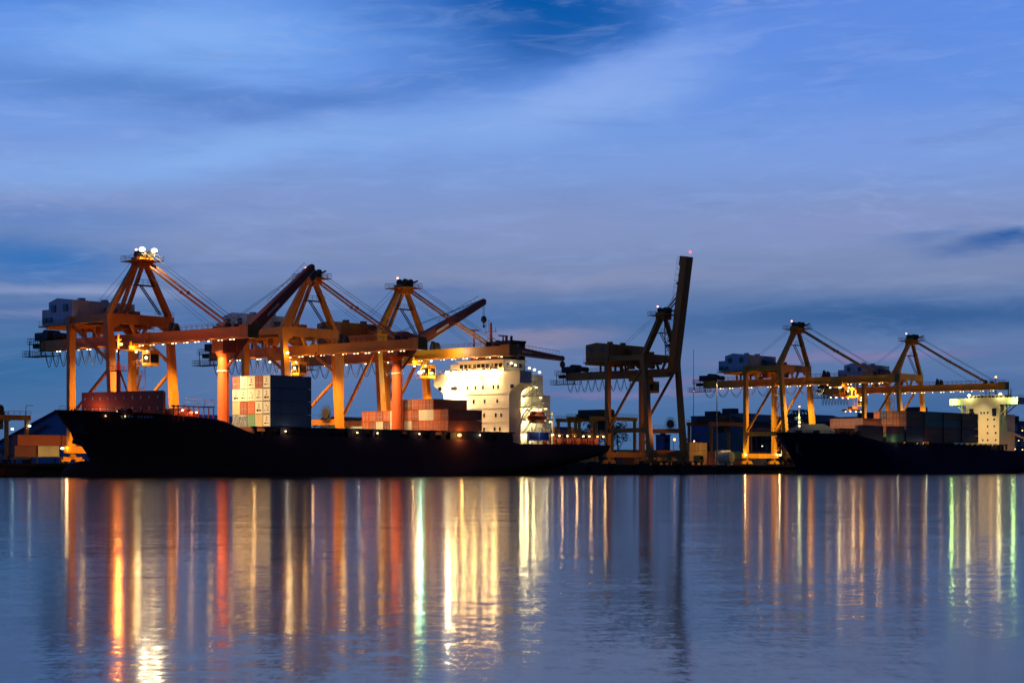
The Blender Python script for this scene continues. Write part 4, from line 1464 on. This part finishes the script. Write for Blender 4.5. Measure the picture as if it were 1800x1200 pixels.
for bay in (1, 2, 3):
    container('teal' if bay < 3 else 'brown', 560.6 + bay * 13.05, 27.0, 10.7 + 3 * 2.62, '%s container in the second row, top tier, %s four-tier bay of the navy ship' % ('teal green' if bay < 3 else 'dark brown', BN[bay]), 'containers on the navy ship')

# ---------------------------------------------------------------- left side: warehouse, yard crane, containers, pontoon
b = MB()
b.extrude([(-27, QZ), (27, QZ), (27, 9.0), (0, 17.0), (-27, 9.0)], 'u', 0.3, 60)
wh_ = thing('warehouse', 'blue gabled warehouse behind the ship\'s bow at far left', 'warehouse', 300, -81, 0)
b.build('wall', M['shed_blue'], wh_)
b = MB()
for s in (-1, 1):
    b.beam((30, s * 28.2, 8.7), (30, 0, 17.2), 61, .25)
b.build('roof', M['shed_blue'], wh_)
b = MB()
for s in (-1, 1):
    b.beam((-.4, s * 27.5, 6.2), (-.4, s * 4, 13.6), .2, .7)
b.box(-.2, .1, -1.0, .6, 9.2, 10.6)
b.build('gable_trim', M['brick'], wh_)


def yard_container(color, u, v, z, label, rot=0.0, L=12.19, end=None):
    return container(color, u, v, z, label, 'containers in the terminal yard', end, L)


for c, u, v, z, lab, L in (
        ('rust', 257.4, -36.0, QZ + 4.4, 'rust red container on the upper level at far left, below the blue gable', 12.19),
        ('rust', 269.8, -36.0, QZ + 4.4, 'rust red container on the upper level, partly behind the black bow', 6.06),
        ('brown', 256.5, -36.0, QZ + 1.8, 'dark brown container under a rust red one at far left', 6.06),
        ('cream', 263.0, -36.0, QZ + 1.8, 'grey cream container under a rust red one beside the crane wheels', 6.06),
        ('navy', 249.5, -40.0, QZ, 'navy blue container at the left edge of the yard', 6.06),
        ('tan', 228.0, -22.0, QZ, 'tan yellow container low on the quay at the left edge', 12.19)):
    yard_container(c, u, v, z, lab, 0, L)
b = MB()
for u in (256.4, 262.8, 269.4, 275.6):
    for v in (-36.2, -38.2):
        b.box(u - 263 - .12, u - 263 + .12, v + 36 - .12, v + 36 + .12, 0, 1.85)
b.box(-7, 13, -2.4, 0, 1.6, 1.8)
solo('container_rack', b, M['steel_dark'], 'dark steel rack carrying the containers at far left', 'rack', 263, -36, QZ)


def yard_gantry(u, v, label, w, h, depth, m, lights=None, machinery=True):
    t = thing('yard_gantry', label, 'yard crane', u, v, QZ, 'rubber tyred yard gantries')
    for uu in (-w / 2, w / 2):
        for vv in (-depth / 2, depth / 2):
            MB().beam((uu, vv, 1.4), (uu, vv, h - 1.0), .8, .9).build('leg', m, t)
            b = MB()
            for k in (-.8, .8):
                b.tube((uu - .35, vv + k, .75), (uu + .35, vv + k, .75), .75, None, 14)
            b.build('wheel', M['rubber'], t)
        b = MB()
        b.box(uu - .5, uu + .5, -depth / 2 - .9, depth / 2 + .9, 1.3, 2.1)
        b.build('sill_beam', m, t)
    for vv in (-depth / 2, depth / 2):
        b = MB()
        b.box(-w / 2 - .9, w / 2 + .9, vv - .55, vv + .55, h - 1.3, h)
        b.build('girder', m, t)
    b = MB()
    for vv in (-depth / 2 - .6, depth / 2 + .6):
        b.rail([(-w / 2 - .9, vv, h), (w / 2 + .9, vv, h)], 1.0, 1.6, .05)
    b.build('railing', M['steel_dark'], t)
    if machinery:
        b = MB()
        b.box(-w * .32, w * .05, -depth / 2 - .4, depth / 2 + .4, h, h + .9)
        b.box(-w * .30, -w * .12, -depth / 2, depth / 2, h + .9, h + 2.4)
        b.tube((-w * .02, -depth / 2, h + 1.5), (-w * .02, depth / 2, h + 1.5), 1.1, None, 12)
        b.box(w * .0, w * .15, -2, 2, h - 3.6, h - 1.3)
        b.build('trolley', M['steel_dark'], t)
    for p, k, watts, c in lights or ():
        flood(t, p, k, .38, box=False)
        lamp(t, p, watts, c, .3)
    return t


yard_gantry(274.0, -72, 'dark yard gantry with white lamps at the left edge', 15, 12.6, 9, M['crane_brown'],
            [((-2.0, 5.4, 9.2), 'g_warm', 260, (1, .9, .5)), ((2.6, 5.4, 9.0), 'g_cool', 160, COOL), ((7.6, 5.6, 9.9), 'g_cool', 260, COOL)])
b = MB()
b.tube((0, 0, 0), (0, 0, 15.2), .12, .08, 6)
b.tube((0, 0, 15.2), (1.6, 1.0, 15.2), .07, None, 5)
solo('lamp_post', b, M['steel_dark'], 'thin dark lamp post with a short arm beside the left yard gantry', 'lamp post', 283.0, -70, QZ)
# pontoon at far left
b = MB()
b.extrude([(-6, .3), (6.5, .3), (7.2, 1.9), (-6, 1.9)], 'v', -2.2, 2.2)
b.box(-6, 2.2, -2.2, 2.2, 1.9, 2.15)
pt = solo('pontoon', b, M['box_rust'], 'low orange pontoon moored by the quay at the left edge', 'pontoon', 218.5, 4.0, 0)
b = MB()
b.beam((1.0, 2.3, .4), (4.0, 2.3, 2.9), .5, .9)
b.beam((4.0, 2.3, 2.4), (5.6, 2.3, .7), .35, .5)
b.build('fender_boom', M['rubber'], pt)
# quay fenders, bollards
for i, u in enumerate([x for x in range(205, 640, 11)]):
    b = MB()
    b.box(-.7, .7, -.25, .25, .35, 2.55)
    b.box(-.55, .55, .25, .4, .7, 2.3)
    if 232 < u < 412 or 513 < u:
        continue
    solo('quay_fender', b, M['rubber'], 'black rubber fender on the quay face, one of an even row', 'fender', u, 2.41, -.1, 'fenders along the quay face')
    if i % 2 == 0:
        b = MB()
        b.tube((0, 0, 0), (0, 0, .5), .28, .22, 10)
        b.tube((0, 0, .5), (0, 0, .72), .42, .36, 10)
        solo('bollard', b, M['steel_dark'], 'squat dark mooring bollard on the quay edge', 'bollard', u + 4, 1.75, QZ + .12, 'mooring bollards on the quay edge')
b = MB()
for u in (488, 496, 503):
    b.box(u - 496 - 1.1, u - 496 + 1.1, 0, .02, 0, .14)
solo('edge_marking', b, M['white_mark'], 'row of white dashes painted on the quay face near the navy bow', 'marking', 496, 2.16, 2.45)

# ---------------------------------------------------------------- behind the middle
rows = [('green', 487.5, -34, QZ + 2.6, 'dull green container behind the unlit crane, left of a rust red one', 6.06),
        ('rust', 493.8, -34, QZ + 2.6, 'rust red container between the legs of the unlit crane', 12.19),
        ('brown', 487.5, -34, QZ, 'dark brown container under the dull green one', 6.06),
        ('salmon', 493.8, -34, QZ, 'salmon container under the rust red one between the unlit crane\'s legs', 12.19),
        ('orange', 506.5, -34, QZ + 2.6, 'orange red container right of the unlit crane\'s middle legs', 10.5),
        ('tan', 506.5, -34, QZ, 'tan container under the orange red one behind the unlit crane', 10.5),
        ('navy', 517.2, -34, QZ + 2.6, 'navy blue container beside the far leg of the unlit crane', 5.2),
        ('white', 517.2, -34, QZ, 'white container under the navy blue one beside the unlit crane', 5.2)]
for r in rows:
    yard_container(*r[:5], 0, r[5])
for k, (c, z) in enumerate((('salmon', QZ), ('tan', QZ + 2.62), ('tan', QZ + 5.24))):
    for j in range(2):
        yard_container(c, 518.2 + j * 5.2, -29, z, '%s lit container, %s of three tiers, %s column of the stack between the cranes' % (CN[c], ('bottom', 'middle', 'top')[k], ('left', 'right')[j]), 0, 5.1, None)
yl = thing('lamp_post', 'tall slim grey lamp post on the quay left of the yellow cranes', 'lamp post', 521.4, -20, QZ)
b = MB()
b.tube((0, 0, 0), (0, 0, 30.2), .26, .14, 8)
b.build('post', M['bldg_grey'], yl)
b = MB()
b.box(-1.2, 1.2, -.25, .25, 30.1, 30.4)
b.box(-1.3, -.7, -.4, .4, 29.8, 30.1)
b.box(.7, 1.3, -.4, .4, 29.8, 30.1)
b.build('lamp_head', M['steel_dark'], yl)
lamp(yl, (-1.0, 1.0, 29.0), 9000, (1.0, .6, .25), .3, (-2, -6, 0), 80, .9)
ms = thing('radio_mast', 'very tall thin radio mast behind the yard with red lamps', 'mast', 620.2, -100, QZ)
b = MB()
b.tube((0, 0, 0), (0, 0, 47), .16, .08, 6)
for z in range(4, 46, 6):
    b.beam((-.3, 0, z), (.3, 0, z), .08, .08)
b.build('mast_pole', M['steel_dark'], ms)
for z in (10, 30):
    MB().ball((0, .3, z), .32, 8, 5).build('aviation_light', M['g_pink'], ms)


def building(u, v, label, cat, L, D, h, m, roof=None, rows=(3, 6), extra=None):
    t = thing('building', label, cat, u, v, QZ)
    b = MB()
    b.box(0, L, -D, 0, 0, h)
    b.build('wall', m, t)
    b = MB()
    if roof == 'hip':
        e = D * .5
        b.add([(-1, 1, h), (L + 1, 1, h), (L + 1, -D - 1, h), (-1, -D - 1, h), (e, -D / 2, h + 3.4), (L - e, -D / 2, h + 3.4)],
              [(0, 1, 5, 4), (1, 2, 5), (2, 3, 4, 5), (3, 0, 4), (0, 3, 2, 1)])
    elif roof == 'gable':
        b.extrude([(1, h), (-D - 1, h), (-D / 2, h + 4)], 'u', -1, L + 1)
    else:
        b.box(-.3, L + .3, -D - .3, .3, h, h + .5)
        b.box(L * .3, L * .5, -D * .7, -D * .2, h + .5, h + 3)
    b.build('roof', M['bldg_dark'], t)
    nr, nc = rows
    for r in range(nr):
        for c in range(nc):
            b = MB()
            u0 = L * (c + .25) / nc
            z0 = h * (r + .35) / nr
            b.box(u0, u0 + L / nc * .5, -.02, .08, z0, z0 + h / nr * .42)
            b.build('window', M['glass_dark'], t)
    for c in range(max(2, nc // 2)):
        for r in range(nr):
            n = max(2, nc // 2)
            b = MB()
            v0 = -D * (c + .75) / n
            z0 = h * (r + .35) / nr
            b.box(-.08, .02, v0, v0 + D / n * .5, z0, z0 + h / nr * .42)
            b.build('window', M['glass_dark'], t)
    return t


building(589, -150, 'grey house with a dark hipped roof behind the black stern', 'building', 30, 14, 13, M['bldg_grey'], 'hip', (2, 6))
building(778, -200, 'blue multi-storey building behind the right yard gantry', 'building', 20, 14, 25, M['bldg_blue'], None, (4, 4))
building(798, -204, 'grey block with rooftop box beside the blue building', 'building', 24, 14, 27, M['bldg_grey'], None, (4, 5))
building(736, -200, 'small pale blue tower far behind the unlit crane', 'building', 5, 5, 15, M['bldg_blue'], None, (3, 1))
building(735, -150, 'long low dark shed behind the yellow crane', 'shed', 40, 24, 21, M['bldg_grey'], 'gable', (1, 7))
building(790, -150, 'dark grey gabled shed right of the long shed', 'shed', 38, 24, 22, M['bldg_grey'], 'gable', (1, 6))
building(842, -150, 'dark flat-roofed block above the salmon containers', 'building', 40, 18, 25, M['bldg_grey'], None, (3, 7))
building(890, -150, 'dark flat-roofed block above the teal containers', 'building', 44, 18, 29, M['bldg_grey'], None, (3, 7))
building(815, -60, 'dark blue block at the right edge behind the cream bridge', 'building', 40, 16, 21, M['bldg_blue'], None, (3, 6))
tw = building(500, -150, 'blue tower with a tiered roof behind the second crane\'s brace', 'building', 12, 9, 17.5, M['bldg_blue'], None, (3, 3))
b = MB()
b.box(2, 10, -8, -1, 18, 21)
b.box(1.2, 10.8, -8.8, -.2, 21, 21.5)
b.box(3.5, 8.5, -6.5, -2.5, 21.5, 23.5)
b.add([(2.6, -1.6, 23.5), (9.4, -1.6, 23.5), (9.4, -7.4, 23.5), (2.6, -7.4, 23.5), (6, -4.5, 25.3)], [(0, 1, 4), (1, 2, 4), (2, 3, 4), (3, 0, 4), (0, 3, 2, 1)])
b.build('tiered_roof', M['bldg_blue'], tw)
b = MB()
b.box(0, 30, -4, 0, 0, 12.6)
for i in range(12):
    b.box(i * 2.5, i * 2.5 + .15, -.02, .12, .2, 12.4)
ws = solo('warehouse', b, M['pale'], 'pale ribbed warehouse wall left of the wide stack', 'warehouse', 364, -42, QZ)
b = MB()
b.extrude([(.6, 12.6), (-4.6, 12.6), (-2, 13.6)], 'u', -.6, 30.6)
b.build('roof', M['bldg_dark'], ws)
lamp(ws, (10, 7, 15), 4000, (1.0, .85, .5), .3, (12, 0, 4), 80, .8)

yard_gantry(512.5, -62, 'dark yellow yard gantry behind the unlit crane', 24, 16.8, 10, M['crane_yellow'])
yard_gantry(526.0, -84, 'second yard gantry framing the sky behind the unlit crane', 12, 17.0, 8, M['crane_yellow'], machinery=False)
yard_gantry(584, -62, 'dark yard gantry standing before the blue building', 26, 16.2, 10, M['crane_brown'])
b = MB()
b.tube((0, -2.2, 2.6), (0, 2.2, 2.6), 1.9, None, 20)
b.ball((0, 2.2, 2.6), 1.9, 16, 6, 0, (1, .25, 1))
b.box(-1.4, 1.4, -1.8, 1.8, 0, .8)
solo('storage_tank', b, M['pale'], 'small round white tank on the quay left of the lit crane wheels', 'tank', 515.0, -12, QZ)
yard_container('white', 529.5, -24, QZ + 2.62, 'white container, upper of two, behind the lit crane wheels', 0, 6.06)
yard_container('white', 529.5, -24, QZ, 'white container, lower of two, behind the lit crane wheels', 0, 6.06)
for i, c in enumerate(('brown', 'rust', 'brown', 'grey')):
    yard_container(c, 541 + i * 12.6, -46, QZ, '%s container, bottom tier, number %s right of the white pair' % (CN[c], ('one', 'two', 'three', 'four')[i]), 0)
    yard_container(('rust', 'brown', 'green', 'rust')[i], 541 + i * 12.6, -46, QZ + 2.62, '%s container, top tier, number %s right of the white pair' % (CN[('rust', 'brown', 'green', 'rust')[i]], ('one', 'two', 'three', 'four')[i]), 0)


# a parked tractor unit and trailer on the apron
def truck(u, v, label, cab='yellow'):
    t = thing('terminal_truck', label, 'truck', u, v, QZ, 'terminal trucks on the quay apron')
    b = MB()
    b.box(-8, 4, -1.2, 1.2, 1.0, 1.35)
    b.build('chassis', M['steel_dark'], t)
    b = MB()
    b.extrude([(4.1, .8), (6.6, .8), (6.6, 1.8), (6.0, 3.2), (4.1, 3.2)], 'v', -1.2, 1.2)
    cb = b.build('cab', M[cab], t)
    b = MB()
    b.box(4.6, 5.9, -1.24, 1.24, 2.0, 2.9)
    b.build('window', M['glass_dark'], cb)
    for uu in (-7, -5.6, 2.4, 5.4):
        for vv in (-1.1, 1.1):
            MB().tube((uu, vv - .15, .5), (uu, vv + .15, .5), .5, None, 12).build('wheel', M['rubber'], t)
    return t


truck(470, -7, 'dark terminal truck parked between the legs of the unlit crane')
truck(490, -9, 'terminal truck parked right of the unlit crane')
lamp(bpy.data.objects['terminal_truck'], (-8, 16, 11), 5200, (1.0, .52, .2), .3, (-9, -4, 11), 100, 1.0)  # added spot, not a truck lamp; warms the legs of the unlit crane


# ---------------------------------------------------------------- trees
def tree(u, v, h, r, label, seed, palm=False, cat='tree'):
    rn = random.Random(seed)
    t = thing('palm_tree' if palm else 'tree', label, cat, u, v, QZ)
    b = MB()
    if palm:
        b.tube((0, 0, 0), (.3, .2, h * .9), .22, .14, 7)
    else:
        b.tube((0, 0, 0), (0, 0, h * .55), .35, .2, 8)
        for i in range(6):
            a = i * 1.05 + rn.random()
            b.tube((0, 0, h * (.3 + .04 * i)), (math.cos(a) * r * .6, math.sin(a) * r * .6, h * (.55 + .06 * i)), .13, .05, 5)
    b.build('trunk', M['bark'], t)
    b = MB()
    if palm:
        for i in range(16):
            a = i * 2 * math.pi / 16 + rn.random() * .3
            up = rn.uniform(.1, 1.0)
            P0 = Vector((.3, .2, h * .9))
            prev = P0
            for k in range(1, 6):
                q = k / 5
                p = P0 + Vector((math.cos(a) * r * q, math.sin(a) * r * q, r * (up * q - 1.1 * q * q)))
                b.beam(prev, p, .5 * (1 - q) + .12, .05)
                for s in (-1, 1):
                    e = p + Vector((-math.sin(a) * s * .5, math.cos(a) * s * .5, -.35))
                    b.add([prev, p, e], [(0, 1, 2)])
                prev = p
    else:
        cl = []
        for i in range(16):
            a = rn.random() * 6.28
            q = rn.random() ** .5
            cl.append((math.cos(a) * r * q * .8, math.sin(a) * r * q * .8, h * (.52 + .42 * rn.random() * (1.15 - q * .6)), r * rn.uniform(.28, .48)))
        for cx, cy, cz, cr_ in cl:
            for k in range(70):
                d = Vector((rn.gauss(0, 1), rn.gauss(0, 1), rn.gauss(0, .8))).normalized() * cr_ * rn.uniform(.5, 1.1)
                p = Vector((cx, cy, cz)) + d
                s = rn.uniform(.18, .42)
                x = Vector((rn.gauss(0, 1), rn.gauss(0, 1), rn.gauss(0, 1))).normalized() * s
                y = x.cross(Vector((rn.gauss(0, 1), rn.gauss(0, 1), rn.gauss(0, 1)))).normalized() * s
                b.add([p - x, p + y, p + x, p - y], [(0, 1, 2, 3)])
    b.build('crown', M['leaf'], t)
    return t


tree(577, -116, 20, 7.0, 'dark leafy tree above the yard gantry, left of the unlit crane', 1)
tree(584, -117, 22, 6.5, 'dark tallest tree above the yard gantry beside the unlit crane', 2)
tree(591, -116, 19, 6.0, 'dark leafy tree just left of the unlit crane\'s landside leg', 3)
tree(648, -120, 11.5, 6.0, 'low dark spreading tree between the mast and the right yard gantry', 4)
tree(656, -121, 10.0, 5.0, 'low dark bush-like tree left of the blue building', 5)
tree(425, -112, 14.5, 6.0, 'dark round tree under the second crane\'s brace', 6)
tree(434, -114, 16.5, 6.0, 'dark tree right beside the cable reel of the second crane', 7)
tree(442, -112, 15, 5.0, 'dark tree seen behind the second crane\'s outer leg', 8)
tree(606, -175, 21, 3.0, 'palm tree standing behind the hipped roof, left one', 9, True, 'palm')
tree(613, -175, 22, 3.2, 'palm tree standing behind the hipped roof, right one', 10, True, 'palm')
tree(714, -112, 27, 4.0, 'palm tree rising left of the navy ship\'s foremast', 11, True, 'palm')
tree(721, -112, 27.5, 4.0, 'palm tree rising right of the navy ship\'s foremast', 12, True, 'palm')
tree(760, -140, 22, 8.0, 'dark tree in front of the long shed', 13)
tree(748, -140, 20, 7.0, 'dark tree left of the long shed', 14)
fl = thing('lamp_post', 'distant lamp post with a bright orange lamp behind the unlit crane', 'lamp post', 675, -150, QZ)
b = MB()
b.tube((0, 0, 0), (0, 0, 12), .15, .1, 6)
b.build('post', M['steel_dark'], fl)
MB().ball((0, .6, 11.8), .55, 8, 5).build('lamp_head', M['g_sodium'], fl)
# distant hills/tree line
b = MB()
rn = random.Random(3)
n = 80
top = [(-400 + i * 40, 17 + 5 * rn.random()) for i in range(n)]
b.extrude([(-400, QZ - .5)] + top + [(-400 + (n - 1) * 40, QZ - .5)], 'v', -900, -860)
structure('hills', b, M['leaf'])
